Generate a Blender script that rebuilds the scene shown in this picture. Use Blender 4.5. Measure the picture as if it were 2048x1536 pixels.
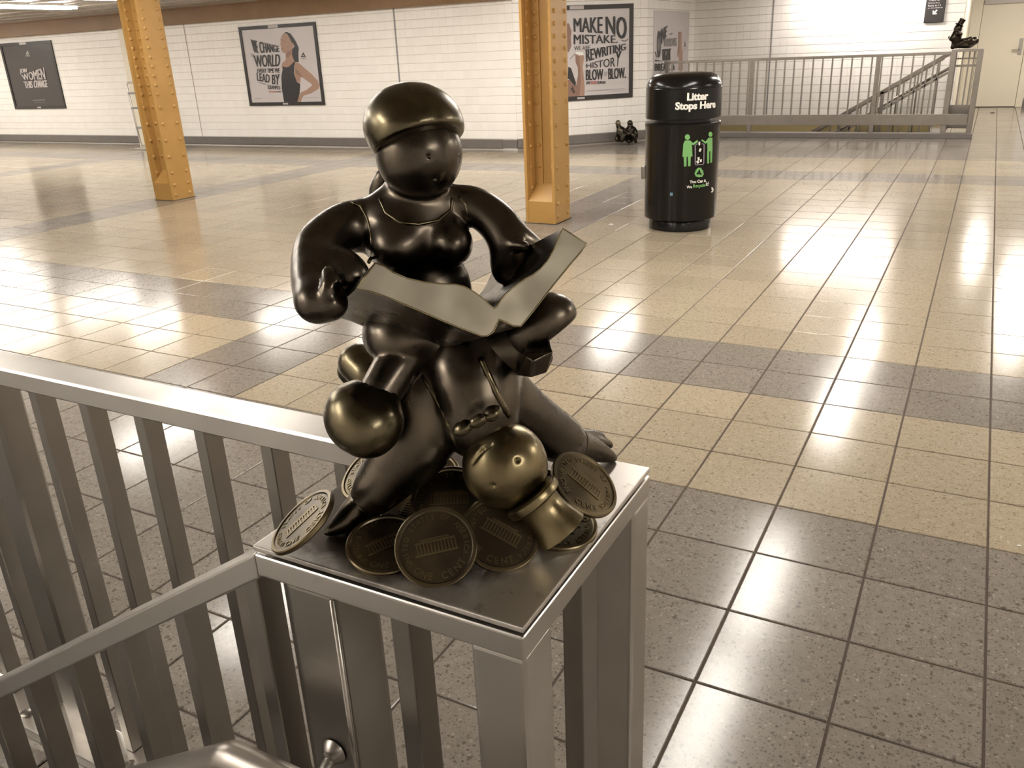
import bpy, bmesh, math, random
import numpy as np
from mathutils import Vector, Matrix

random.seed(4)
C = bpy.context.scene.collection
for o in list(bpy.data.objects):
    bpy.data.objects.remove(o)

# ------------------------------------------------------------------ camera
FPX, YAW, PITCH, ROLL = 1678.85, -0.5073, 0.3791, -0.0452
EYE = np.array([0.4223, -2.5113, 1.4264])
_cy, _sy, _cp, _sp = math.cos(YAW), math.sin(YAW), math.cos(PITCH), math.sin(PITCH)
_f = np.array([_sy*_cp, _cy*_cp, -_sp]); _r0 = np.array([_cy, -_sy, 0.0]); _u0 = np.cross(_r0, _f)
_cr, _sr = math.cos(ROLL), math.sin(ROLL)
RIGHT, UP, FWD = _cr*_r0+_sr*_u0, -_sr*_r0+_cr*_u0, _f
HR = np.array([_cy, -_sy, 0.0]); HF = np.array([_sy, _cy, 0.0]); ZV = np.array([0, 0, 1.0])
cam_d = bpy.data.cameras.new('camera'); cam = bpy.data.objects.new('camera', cam_d); C.objects.link(cam)
cam_d.sensor_fit = 'HORIZONTAL'; cam_d.sensor_width = 36.0; cam_d.lens = FPX/2048*36
cam_d.clip_start = 0.02; cam_d.clip_end = 200
cam.matrix_world = Matrix(((RIGHT[0], UP[0], -FWD[0], EYE[0]), (RIGHT[1], UP[1], -FWD[1], EYE[1]), (RIGHT[2], UP[2], -FWD[2], EYE[2]), (0, 0, 0, 1)))
bpy.context.scene.camera = cam

# ------------------------------------------------------------------ world, exposure, lamps
W = bpy.data.worlds.new('world'); bpy.context.scene.world = W; W.use_nodes = True
W.node_tree.nodes['Background'].inputs[0].default_value = (0.9, 0.8, 0.68, 1)
W.node_tree.nodes['Background'].inputs[1].default_value = 0.02
vs = bpy.context.scene.view_settings
vs.view_transform = 'Standard'; vs.look = 'None'; vs.gamma = 1.0; vs.use_curve_mapping = False
vs.exposure = 0.0
LAMP_COL = (1.0, 0.937, 0.855, 1)
LAMP_STR = 35.0
CEIL = 2.36
# ceiling lamps: (x, y) centre of each, long side along y; some unseen ones only added for brightness
LAMPS = [(-0.55, 8.6), (-0.55, 6.3), (-0.55, 2.9), (-0.55, 1.4),
         (-3.7, 7.9), (-5.0, 7.2), (-3.7, 3.3), (-3.7, 1.2), (-3.7, -1.0), (-3.7, -3.1), (-1.8, -3.2),  # third one added out of view to brighten the right column's front
         (-6.7, 6.7), (-8.6, 6.8), (-10.4, 6.0), (-7.0, 3.0), (-7.0, 0.4),
         (-12.3, 6.25), (-12.3, 4.7), (-14.6, 6.2), (-14.6, 4.7), (-16.6, 7.0), (-16.6, 5.4), (-18.6, 7.4), (-18.6, 5.8),  # first one is visible; the rest are added unseen to brighten the left wall
         (1.15, 9.9), (1.15, 12.0), (0.6, 14.4), (1.7, 14.4), (2.6, 4.8), (2.6, 1.0), (2.6, -2.6)]  # fourth one added unseen to brighten the door

def material(name, build):
    m = bpy.data.materials.new(name); m.use_nodes = True
    nt = m.node_tree; p = nt.nodes['Principled BSDF']
    build(nt, p); return m
def N(nt, t, **kw):
    n = nt.nodes.new(t)
    for k, v in kw.items():
        if k[0] == 'i' and k[1:].isdigit(): n.inputs[int(k[1:])].default_value = v
        else: setattr(n, k, v)
    return n
def L(nt, a, b): nt.links.new(a, b)
def mixc(nt, fac, a, b):
    n = nt.nodes.new('ShaderNodeMix'); n.data_type = 'RGBA'
    for s, v in ((n.inputs[0], fac), (n.inputs[6], a), (n.inputs[7], b)):
        if isinstance(v, bpy.types.NodeSocket): L(nt, v, s)
        else: s.default_value = v if not isinstance(v, tuple) or len(v) == 4 else (*v, 1)
    return n.outputs[2]
def ramp(nt, src, lo, hi, a=0.0, b=1.0):
    n = N(nt, 'ShaderNodeMapRange', clamp=True)
    n.inputs[1].default_value = lo; n.inputs[2].default_value = hi; n.inputs[3].default_value = a; n.inputs[4].default_value = b
    L(nt, src, n.inputs[0]); return n.outputs[0]
def noise(nt, scale, detail=3, vec=None, rough=0.55):
    n = N(nt, 'ShaderNodeTexNoise'); n.inputs['Scale'].default_value = scale; n.inputs['Detail'].default_value = detail
    n.inputs['Roughness'].default_value = rough
    if vec is not None: L(nt, vec, n.inputs['Vector'])
    return n.outputs[0]
def wpos(nt): return N(nt, 'ShaderNodeNewGeometry').outputs['Position']
def opos(nt): return N(nt, 'ShaderNodeTexCoord').outputs['Object']
def bump(nt, p, h, dist, strength=1.0):
    b = N(nt, 'ShaderNodeBump'); b.inputs['Strength'].default_value = strength; b.inputs['Distance'].default_value = dist
    L(nt, h, b.inputs['Height']); L(nt, b.outputs[0], p.inputs['Normal'])
def plain(name, col, rough=0.5, metal=0.0, spec=0.5):
    def f(nt, p):
        p.inputs['Base Color'].default_value = (*col, 1); p.inputs['Roughness'].default_value = rough
        p.inputs['Metallic'].default_value = metal; p.inputs['Specular IOR Level'].default_value = spec
    return material(name, f)

def terrazzo(name, base, dark, light, rough):
    def f(nt, p):
        pos = wpos(nt)
        g = N(nt, 'ShaderNodeNewGeometry'); oi = N(nt, 'ShaderNodeObjectInfo')
        ad = N(nt, 'ShaderNodeMath', operation='ADD'); L(nt, g.outputs['Random Per Island'], ad.inputs[0]); L(nt, oi.outputs['Random'], ad.inputs[1])
        fr = N(nt, 'ShaderNodeMath', operation='FRACT'); L(nt, ad.outputs[0], fr.inputs[0])
        n3 = noise(nt, 1.3, 3, pos); n1 = noise(nt, 38, 4, pos, 0.7)
        c = mixc(nt, ramp(nt, n1, 0.35, 0.68, 0, 0.55), base, tuple(a*.45+b*.55 for a, b in zip(base, dark)))
        for sc, share, r0, amt, col in ((60, .24, .46, .7, dark), (120, .42, .52, .7, dark), (110, .22, .50, .6, light), (220, .45, .55, .65, dark)):
            v = N(nt, 'ShaderNodeTexVoronoi'); v.inputs['Scale'].default_value = sc; L(nt, pos, v.inputs['Vector'])
            sep = N(nt, 'ShaderNodeSeparateColor'); L(nt, v.outputs['Color'], sep.inputs[0])
            rad = N(nt, 'ShaderNodeMath', operation='MULTIPLY'); L(nt, sep.outputs[1], rad.inputs[0]); rad.inputs[1].default_value = r0
            df = N(nt, 'ShaderNodeMath', operation='SUBTRACT'); L(nt, rad.outputs[0], df.inputs[0]); L(nt, v.outputs['Distance'], df.inputs[1])
            chip = N(nt, 'ShaderNodeMath', operation='MULTIPLY'); L(nt, ramp(nt, sep.outputs[0], 1-share, 1-share+.02, 0, amt), chip.inputs[0]); L(nt, ramp(nt, df.outputs[0], -0.06, 0.10), chip.inputs[1])
            c = mixc(nt, chip.outputs[0], c, col)
        hv = N(nt, 'ShaderNodeHueSaturation'); L(nt, c, hv.inputs['Color'])
        va = N(nt, 'ShaderNodeMath', operation='ADD'); L(nt, ramp(nt, fr.outputs[0], 0, 1, 0.93, 1.06), va.inputs[0]); L(nt, ramp(nt, n3, 0.3, 0.7, -0.03, 0.03), va.inputs[1])
        L(nt, va.outputs[0], hv.inputs['Value'])
        L(nt, hv.outputs[0], p.inputs['Base Color'])
        L(nt, ramp(nt, n3, 0.3, 0.7, rough-0.015, rough+0.03), p.inputs['Roughness'])
        bump(nt, p, noise(nt, 5, 2, pos), 0.0012, 0.35); p.inputs['Specular IOR Level'].default_value = 0.29
    return material(name, f)
M = {}
M['tile_beige'] = terrazzo('beige_terrazzo', (0.385, 0.325, 0.24), (0.20, 0.155, 0.10), (0.50, 0.44, 0.34), 0.15)
M['tile_grey'] = terrazzo('grey_terrazzo', (0.25, 0.222, 0.19), (0.085, 0.073, 0.061), (0.38, 0.34, 0.295), 0.15)
M['grout'] = plain('dark_grout', (0.085, 0.062, 0.048), 0.85)
def _wt(nt, p):
    pos = wpos(nt); oi = N(nt, 'ShaderNodeObjectInfo'); g = N(nt, 'ShaderNodeNewGeometry')
    ad = N(nt, 'ShaderNodeMath', operation='ADD'); L(nt, g.outputs['Random Per Island'], ad.inputs[0]); L(nt, oi.outputs['Random'], ad.inputs[1])
    fr = N(nt, 'ShaderNodeMath', operation='FRACT'); L(nt, ad.outputs[0], fr.inputs[0])
    c = mixc(nt, fr.outputs[0], (0.85, 0.82, 0.775), (0.88, 0.855, 0.815))
    L(nt, c, p.inputs['Base Color']); p.inputs['Roughness'].default_value = 0.3
    bump(nt, p, noise(nt, 9, 2, pos), 0.002, 0.4)
M['wall_tile'] = material('white_glazed_tile', _wt)
M['wall_grout'] = plain('wall_grout', (0.42, 0.37, 0.33), 0.9)
M['wall_grout_pale'] = plain('pale_wall_grout', (0.60, 0.56, 0.51), 0.9)
M['yellow_wall'] = plain('yellow_painted_wall', (0.36, 0.29, 0.14), 0.5)
def _base(nt, p):
    pos = wpos(nt); n = noise(nt, 30, 4, pos)
    L(nt, mixc(nt, n, (0.13, 0.115, 0.105), (0.20, 0.18, 0.165)), p.inputs['Base Color']); p.inputs['Roughness'].default_value = 0.35
M['baseboard'] = material('grey_stone_baseboard', _base)
def _paint(c1, c2, chip, amt):
    def f(nt, p):
        pos = wpos(nt); n = noise(nt, 3, 4, pos); n2 = noise(nt, 24, 4, pos, 0.7)
        c = mixc(nt, ramp(nt, n, 0.3, 0.7), c1, c2)
        c = mixc(nt, ramp(nt, n2, amt, amt+0.03), c, chip)
        L(nt, c, p.inputs['Base Color']); p.inputs['Roughness'].default_value = 0.42; p.inputs['Specular IOR Level'].default_value = 0.3
        bump(nt, p, noise(nt, 40, 2, pos), 0.001, 0.3)
    return f
M['orange_paint'] = material('ochre_gloss_paint', _paint((0.43, 0.245, 0.075), (0.49, 0.285, 0.09), (0.06, 0.03, 0.02), 0.735))
M['beam_paint'] = material('brown_ochre_paint', _paint((0.22, 0.125, 0.056), (0.255, 0.147, 0.066), (0.34, 0.27, 0.2), 0.72))
M['ceiling'] = material('grey_ceiling_paint', _paint((0.30, 0.26, 0.21), (0.42, 0.37, 0.31), (0.2, 0.17, 0.14), 0.8))
M['cream'] = plain('cream_paint', (0.74, 0.675, 0.55), 0.4)
M['cream_trim'] = plain('cream_trim_paint', (0.74, 0.68, 0.55), 0.4)
def _steel(col, rlo, rhi):
    def f(nt, p):
        o = opos(nt)
        mp = N(nt, 'ShaderNodeMapping'); mp.inputs['Scale'].default_value = (300, 300, 6); L(nt, o, mp.inputs[0])
        n = noise(nt, 1.0, 3, mp.outputs[0]); n2 = noise(nt, 9, 1, wpos(nt))
        cc = mixc(nt, ramp(nt, n2, 0.2, 0.8), col, tuple(x*0.85 for x in col))
        L(nt, cc, p.inputs['Base Color']); p.inputs['Metallic'].default_value = 1.0
        L(nt, ramp(nt, n2, 0.15, 0.85, rlo, rhi), p.inputs['Roughness'])
    return f
M['steel'] = material('brushed_stainless', _steel((0.62, 0.59, 0.55), 0.28, 0.40))
M['steel_shaded'] = material('shade_darkened_stainless', _steel((0.34, 0.315, 0.285), 0.26, 0.40))  # same stainless darkened; reflection of the dark stairs put into the colour
M['steel_far'] = material('darker_stainless', _steel((0.33, 0.30, 0.27), 0.30, 0.42))  # evenly darker base colour for the far railing and handrail
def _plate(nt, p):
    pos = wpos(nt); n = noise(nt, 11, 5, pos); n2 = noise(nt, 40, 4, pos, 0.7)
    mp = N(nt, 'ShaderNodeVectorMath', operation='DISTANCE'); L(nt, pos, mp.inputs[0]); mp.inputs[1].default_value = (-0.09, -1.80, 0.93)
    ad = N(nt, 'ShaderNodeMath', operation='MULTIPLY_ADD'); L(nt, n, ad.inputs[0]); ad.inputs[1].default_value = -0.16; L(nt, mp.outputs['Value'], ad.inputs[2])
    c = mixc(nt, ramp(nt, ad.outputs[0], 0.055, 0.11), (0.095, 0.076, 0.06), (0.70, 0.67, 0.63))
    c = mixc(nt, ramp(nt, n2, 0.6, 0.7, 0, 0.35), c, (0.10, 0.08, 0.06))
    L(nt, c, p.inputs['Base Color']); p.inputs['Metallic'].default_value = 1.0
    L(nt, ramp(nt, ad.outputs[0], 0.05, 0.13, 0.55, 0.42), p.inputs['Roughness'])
    bump(nt, p, n2, 0.0006, 0.3)
M['plate'] = material('stained_steel_plate', _plate)
def _bronze(dark, worn, lo, hi, rough, edge=0.6):
    def f(nt, p):
        pos = wpos(nt); n = noise(nt, 15, 1.5, pos); n2 = noise(nt, 30, 1, pos)
        g = N(nt, 'ShaderNodeNewGeometry')
        e = ramp(nt, g.outputs['Pointiness'], 0.515, 0.60, 0, edge)
        a = N(nt, 'ShaderNodeMath', operation='ADD', use_clamp=True); L(nt, ramp(nt, n, lo, hi), a.inputs[0]); L(nt, e, a.inputs[1])
        c = mixc(nt, a.outputs[0], dark, worn)
        L(nt, c, p.inputs['Base Color']); p.inputs['Metallic'].default_value = 1.0
        L(nt, ramp(nt, n2, 0.3, 0.7, rough-0.05, rough+0.07), p.inputs['Roughness'])
    return f
M['bronze_dark'] = material('dark_bronze_patina', _bronze((0.085, 0.071, 0.056), (0.15, 0.124, 0.092), 0.42, 0.85, 0.28, 0.0))
M['bronze_olive'] = material('olive_bronze', _bronze((0.11, 0.092, 0.059), (0.175, 0.145, 0.088), 0.35, 0.75, 0.27, 0.0))
M['bronze_gold'] = material('worn_golden_bronze', _bronze((0.16, 0.13, 0.073), (0.26, 0.21, 0.118), 0.35, 0.75, 0.31, 0.0))
M['bronze_polish'] = material('polished_bronze_edge', _bronze((0.185, 0.167, 0.128), (0.235, 0.21, 0.16), 0.35, 0.75, 0.46, 0.0))
M['bronze_coin'] = material('coin_bronze', _bronze((0.085, 0.070, 0.050), (0.22, 0.175, 0.10), 0.42, 0.80, 0.34, 0.75))
M['bronze_far'] = material('black_bronze', _bronze((0.035, 0.03, 0.024), (0.08, 0.066, 0.045), 0.45, 0.8, 0.3))
M['bin'] = plain('black_gloss_plastic', (0.006, 0.0054, 0.005), 0.2, 0.0, 0.32)
M['black'] = plain('black_enamel', (0.03, 0.026, 0.026), 0.4)
M['poster_black'] = plain('black_poster_print', (0.045, 0.037, 0.036), 0.3)
M['paper'] = plain('pale_poster_paper', (0.56, 0.52, 0.52), 0.3)
M['ink'] = plain('black_ink', (0.028, 0.026, 0.027), 0.4)
M['ink_grey'] = plain('grey_ink', (0.25, 0.24, 0.24), 0.4)
M['ink_pale'] = plain('pale_ink', (0.48, 0.44, 0.43), 0.4)
M['ink_red'] = plain('red_ink', (0.50, 0.12, 0.09), 0.4)
M['skin'] = plain('printed_skin', (0.36, 0.225, 0.165), 0.35)
M['skin_dark'] = plain('printed_skin_shade', (0.25, 0.15, 0.115), 0.35)
M['white'] = plain('white_vinyl', (0.78, 0.77, 0.72), 0.4)
M['green'] = plain('green_vinyl', (0.18, 0.42, 0.14), 0.4)
M['purple'] = plain('grey_purple_vinyl', (0.24, 0.21, 0.25), 0.4)
M['blue'] = plain('blue_sticker', (0.12, 0.22, 0.30), 0.4)
M['stone'] = plain('stair_concrete', (0.075, 0.066, 0.058), 0.7)
M['alu'] = plain('aluminium_tube', (0.62, 0.60, 0.57), 0.35, 1.0)
M['dirt_gap_shade'] = plain('smudge_and_gap_shade', (0.05, 0.04, 0.035), 0.8)  # also painted in for the shaded gap under the pedestal plate
def _lamp(nt, p):
    p.inputs['Base Color'].default_value = (0.9, 0.9, 0.88, 1)
    p.inputs['Emission Color'].default_value = LAMP_COL; p.inputs['Emission Strength'].default_value = LAMP_STR
M['lamp'] = material('fluorescent_diffuser', _lamp)
def _lamp2(nt, p):
    p.inputs['Base Color'].default_value = (0.9, 0.9, 0.88, 1)
    p.inputs['Emission Color'].default_value = (1.0, 0.91, 0.84, 1); p.inputs['Emission Strength'].default_value = 95
M['lamp_stair'] = material('stair_lamp_diffuser', _lamp2)

# ------------------------------------------------------------------ geometry helpers
def project(P):
    c = np.asarray(P, float)-EYE
    x, y, z = c@RIGHT, c@UP, c@FWD
    return 1024+FPX*x/z, 768-FPX*y/z, z
def ray(px, py): return (px-1024)/FPX*RIGHT-(py-768)/FPX*UP+FWD
def on_plane(px, py, p0, n):
    d = ray(px, py); n = np.asarray(n, float); return EYE+d*(((np.asarray(p0)-EYE)@n)/(d@n))
def atz(px, py, z): return on_plane(px, py, (0, 0, z), (0, 0, 1))
def S(px, py, b):
    "point seen at px,py lying b metres ahead of the camera (measured along the floor)"
    d = ray(px, py); return EYE+d*(b/(d@HF))
def mpp(P): return float((np.asarray(P)-EYE)@FWD)/FPX

class MB:
    def __init__(s): s.v = []; s.f = []; s.m = []
    def add(s, vs_, fs, mi=0):
        k = len(s.v); s.v += [tuple(map(float, q)) for q in vs_]
        s.f += [tuple(k+i for i in q) for q in fs]; s.m += [mi]*len(fs)
    def box(s, x0, x1, y0, y1, z0, z1, mi=0):
        s.add([(x0, y0, z0), (x1, y0, z0), (x1, y1, z0), (x0, y1, z0), (x0, y0, z1), (x1, y0, z1), (x1, y1, z1), (x0, y1, z1)],
              [(3, 2, 1, 0), (4, 5, 6, 7), (0, 1, 5, 4), (1, 2, 6, 5), (2, 3, 7, 6), (3, 0, 4, 7)], mi)
    def bar(s, p, q, w, h, up=(0, 0, 1), c=0.0):
        "rectangular bar from p to q, w wide (sideways), h high; c chamfers its long edges"
        p, q = np.asarray(p, float), np.asarray(q, float); d = q-p; d /= np.linalg.norm(d)
        u = np.asarray(up, float); sd = np.cross(d, u); sd /= np.linalg.norm(sd); u = np.cross(sd, d)
        a, b = w/2, h/2
        if c > 0: prof = [(-a+c, -b), (a-c, -b), (a, -b+c), (a, b-c), (a-c, b), (-a+c, b), (-a, b-c), (-a, -b+c)]
        else: prof = [(-a, -b), (a, -b), (a, b), (-a, b)]
        n = len(prof)
        vs_ = [p+sd*x+u*y for x, y in prof]+[q+sd*x+u*y for x, y in prof]
        s.add(vs_, [tuple(range(n))[::-1], tuple(range(n, 2*n))]+[(i, (i+1) % n, n+(i+1) % n, n+i) for i in range(n)])
    def prism(s, poly, e, mi=0):
        n = len(poly); e = np.asarray(e, float)
        s.add(list(poly)+[np.asarray(q)+e for q in poly], [tuple(range(n))[::-1], tuple(range(n, 2*n))]+[(i, (i+1) % n, n+(i+1) % n, n+i) for i in range(n)], mi)
    def lathe(s, prof, o=(0, 0, 0), ax=(0, 0, 1), seg=48, mi=0):
        ax = np.asarray(ax, float); ax /= np.linalg.norm(ax)
        u = np.cross(ax, (0.3, 0.9, 0.2)); u /= np.linalg.norm(u); w = np.cross(ax, u); o = np.asarray(o, float)
        vs_ = [o+ax*h+(u*math.cos(t)+w*math.sin(t))*r for r, h in prof for t in [2*math.pi*i/seg for i in range(seg)]]
        fs = []
        for j in range(len(prof)-1):
            for i in range(seg):
                k = (i+1) % seg; fs.append((j*seg+i, j*seg+k, (j+1)*seg+k, (j+1)*seg+i))
        fs.append(tuple(range(seg))[::-1]); fs.append(tuple((len(prof)-1)*seg+i for i in range(seg)))
        s.add(vs_, fs, mi)
    def tube(s, pts, r, seg=12, cap=True):
        pts = [np.asarray(p, float) for p in pts]; rr = r if hasattr(r, '__len__') else [r]*len(pts)
        vs_ = []; pu = None
        for i, p in enumerate(pts):
            t = (pts[min(i+1, len(pts)-1)]-pts[max(i-1, 0)]); t /= np.linalg.norm(t)+1e-12
            if pu is None:
                pu = np.cross(t, (0.2, 0.3, 0.93)); 
            u = pu-t*(pu@t); u /= np.linalg.norm(u); pu = u; w = np.cross(t, u)
            vs_ += [p+(u*math.cos(a)+w*math.sin(a))*rr[i] for a in [2*math.pi*k/seg for k in range(seg)]]
        fs = [(j*seg+i, j*seg+(i+1) % seg, (j+1)*seg+(i+1) % seg, (j+1)*seg+i) for j in range(len(pts)-1) for i in range(seg)]
        if cap: fs += [tuple(range(seg))[::-1], tuple((len(pts)-1)*seg+i for i in range(seg))]
        s.add(vs_, fs)
    def dome(s, o, ax, r, seg=8):
        s.lathe([(r, 0), (r*0.86, r*0.35), (r*0.5, r*0.62), (0.001, r*0.7)], o, ax, seg)
    def mesh(s, name, mats):
        me = bpy.data.meshes.new(name); me.from_pydata(s.v, [], s.f)
        for m in (mats if isinstance(mats, (list, tuple)) else [mats]): me.materials.append(m)
        me.polygons.foreach_set('material_index', s.m); me.update(); return me
    def build(s, name, mats, parent=None, smooth=None, bevel=0.0, seg=2):
        me = s.mesh(name, mats)
        if bevel > 0:
            bm = bmesh.new(); bm.from_mesh(me)
            es = [e for e in bm.edges if len(e.link_faces) == 2 and e.calc_face_angle(0) > 0.6]
            bmesh.ops.bevel(bm, geom=es, offset=bevel, segments=seg, profile=0.6, affect='EDGES'); bm.to_mesh(me); bm.free()
        return link(name, me, parent, smooth)
def link(name, me, parent=None, smooth=None):
    o = bpy.data.objects.new(name, me); C.objects.link(o)
    if parent is not None:
        o.parent = parent
        o.matrix_parent_inverse = parent.matrix_basis.inverted() if parent.type == 'EMPTY' or parent.matrix_basis != Matrix() else Matrix()
    if smooth is not None:
        for p in me.polygons: p.use_smooth = True
        if smooth < 3: me.set_sharp_from_angle(angle=smooth)
    return o
def thing(name, label, cat, loc=(0, 0, 0), group=None):
    o = bpy.data.objects.new(name, None); C.objects.link(o); o.location = loc; o.empty_display_size = 0.05
    return tag(o, label, cat, group)
def tag(o, label, cat, group=None):
    o['label'] = label; o['category'] = cat
    if group: o['group'] = group
    return o
def structure(o, label=None):
    o['kind'] = 'structure'
    if label: o['label'] = label
    return o

# text: every word is turned into flat triangles in a unit box once, then bent into place
_tx = {}
def word(body, bold=0.0, spacing=1.0):
    k = (body, bold, spacing)
    if k not in _tx:
        cu = bpy.data.curves.new('t', 'FONT'); cu.body = body; cu.offset = bold; cu.space_character = spacing; cu.resolution_u = 3
        ob = bpy.data.objects.new('t', cu); me = bpy.data.meshes.new_from_object(ob, depsgraph=None) if False else None
        C.objects.link(ob); dg = bpy.context.evaluated_depsgraph_get(); me = bpy.data.meshes.new_from_object(ob.evaluated_get(dg))
        v = np.array([q.co[:2] for q in me.vertices]); fs = [tuple(q.vertices) for q in me.polygons]
        bpy.data.objects.remove(ob); bpy.data.curves.remove(cu); bpy.data.meshes.remove(me)
        _tx[k] = (v, fs)
    return _tx[k]
for b in ('WE', 'CHANGE', 'THE', 'WORLD', 'EVERY TIME WE', 'LEAD', 'BY', 'EXAMPLE', '#BE', 'MORE', 'HUMAN', 'Reebok', 'MAKE', 'N', 'O', 'MISTAKE.', 'WE ARE',
          'REWRITING', 'HISTOR', 'Y', 'BLOW', 'BLOW.', 'NE', "PERSON'S", 'FIGHT', 'BREAK', 'JOIN', 'WOMEN', 'THIS'):
    word(b, 0.0)
def unit(body, bold=0.022):
    v, f = word(body, bold); lo, hi = v.min(0), v.max(0)
    return (v-lo)/(hi-lo), f

# ------------------------------------------------------------------ floor
T = 0.305
UX0, UX1, VY0, VY1 = -66, 14, -13, 58          # tile index range of the whole hall
def hole(u, v):
    x, y = (u+0.5)*T, (v+0.5)*T
    if -7.2 < x < -0.27 and -4.2 < y < -1.76: return True            # near stairwell
    if -5.2 < x < -0.16 and 11.25 < y < 13.0: return True            # far stairwell
    return False
def inside(u, v):
    x, y = (u+0.5)*T, (v+0.5)*T
    if y > 9.25 and x < -4.2 and y > x+15.0: return False
    if y > 13.05 and x < -0.1: return False
    if y > 17.0: return False
    return True
def is_grey(u, v):
    if v < 0: return True
    if 3 <= v < 5 or 23 <= v < 25 or v >= 29: return True
    for a in (-10, -26, -42, -58):
        if a <= u < a+2: return True
    return False
base = MB()
for x0, x1, y0, y1 in ((UX0*T, -7.2, VY0*T, 18), (-7.2, -0.27, -1.76, 11.25), (-7.2, -5.2, 11.25, 18), (-5.2, -0.16, 13.0, 18), (-0.27, UX1*T, VY0*T, 11.25), (-0.16, UX1*T, 11.25, 18)):
    base.box(x0, x1, y0, y1, -0.16, -0.004)
floor = structure(base.build('floor', M['grout']), 'beige and grey square floor tiles in broad bands')
def tile_mesh(name, mat, w=T-0.0062, c=0.0022):
    m = MB(); a = w/2
    m.add([(-a, -a, -0.004), (a, -a, -0.004), (a, a, -0.004), (-a, a, -0.004), (-a, -a, -c), (a, -a, -c), (a, a, -c), (-a, a, -c),
           (-a+c, -a+c, 0), (a-c, -a+c, 0), (a-c, a-c, 0), (-a+c, a-c, 0)],
          [(8, 9, 10, 11)]+[(i, (i+1) % 4, 4+(i+1) % 4, 4+i) for i in range(4)]+[(4+i, 4+(i+1) % 4, 8+(i+1) % 4, 8+i) for i in range(4)])
    return m.mesh(name, mat)
tm = {0: tile_mesh('floor_tile', M['tile_beige']), 1: tile_mesh('floor_tile_grey', M['tile_grey'])}
cand = []
for u in range(UX0, UX1):
    for v in range(VY0, VY1):
        if hole(u, v) or not inside(u, v): continue
        xs, ys, zs = project(np.array([[u*T, v*T, 0], [(u+1)*T, v*T, 0], [(u+1)*T, (v+1)*T, 0], [u*T, (v+1)*T, 0]]))
        area = -1
        if zs.min() > 0.2 and xs.max() > 0 and xs.min() < 2048 and ys.max() > 0 and ys.min() < 1536:
            area = 0.5*abs(sum(xs[i]*ys[(i+1) % 4]-xs[(i+1) % 4]*ys[i] for i in range(4)))
            ix = max(0, min(xs.max(), 2048)-max(xs.min(), 0))/(xs.max()-xs.min()); iy = max(0, min(ys.max(), 1536)-max(ys.min(), 0))/(ys.max()-ys.min())
            area *= ix*iy
            # a tile wholly behind the sculpture or the pedestal does not count as showing
            mx, my = xs.mean(), ys.mean()
            if 700 < mx < 960 and 420 < my < 900 or 620 < mx < 1180 and 900 < my < 1120: area *= 0.02
        cand.append((area, u, v))
cand.sort(reverse=True)
rest = MB()
for i, (a, u, v) in enumerate(cand):
    g = 1 if is_grey(u, v) else 0
    if i < 300 and a > 60:
        o = link('floor_tile', tm[g], floor); o.location = ((u+0.5)*T, (v+0.5)*T, random.uniform(-0.0006, 0))
        o.rotation_euler = (random.uniform(-.0012, .0012), random.uniform(-.0012, .0012), 0)
    else:
        x, y, w = (u+0.5)*T, (v+0.5)*T, T/2-0.0031; z = random.uniform(-0.0006, 0); c = 0.0022
        rest.add([(x-w, y-w, -.004), (x+w, y-w, -.004), (x+w, y+w, -.004), (x-w, y+w, -.004), (x-w+c, y-w+c, z), (x+w-c, y-w+c, z), (x+w-c, y+w-c, z), (x-w+c, y+w-c, z)],
                 [(4, 5, 6, 7)]+[(k, (k+1) % 4, 4+(k+1) % 4, 4+k) for k in range(4)], g)
o = rest.build('far_floor_tiles', [M['tile_beige'], M['tile_grey']], floor); o['kind'] = 'stuff'

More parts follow.
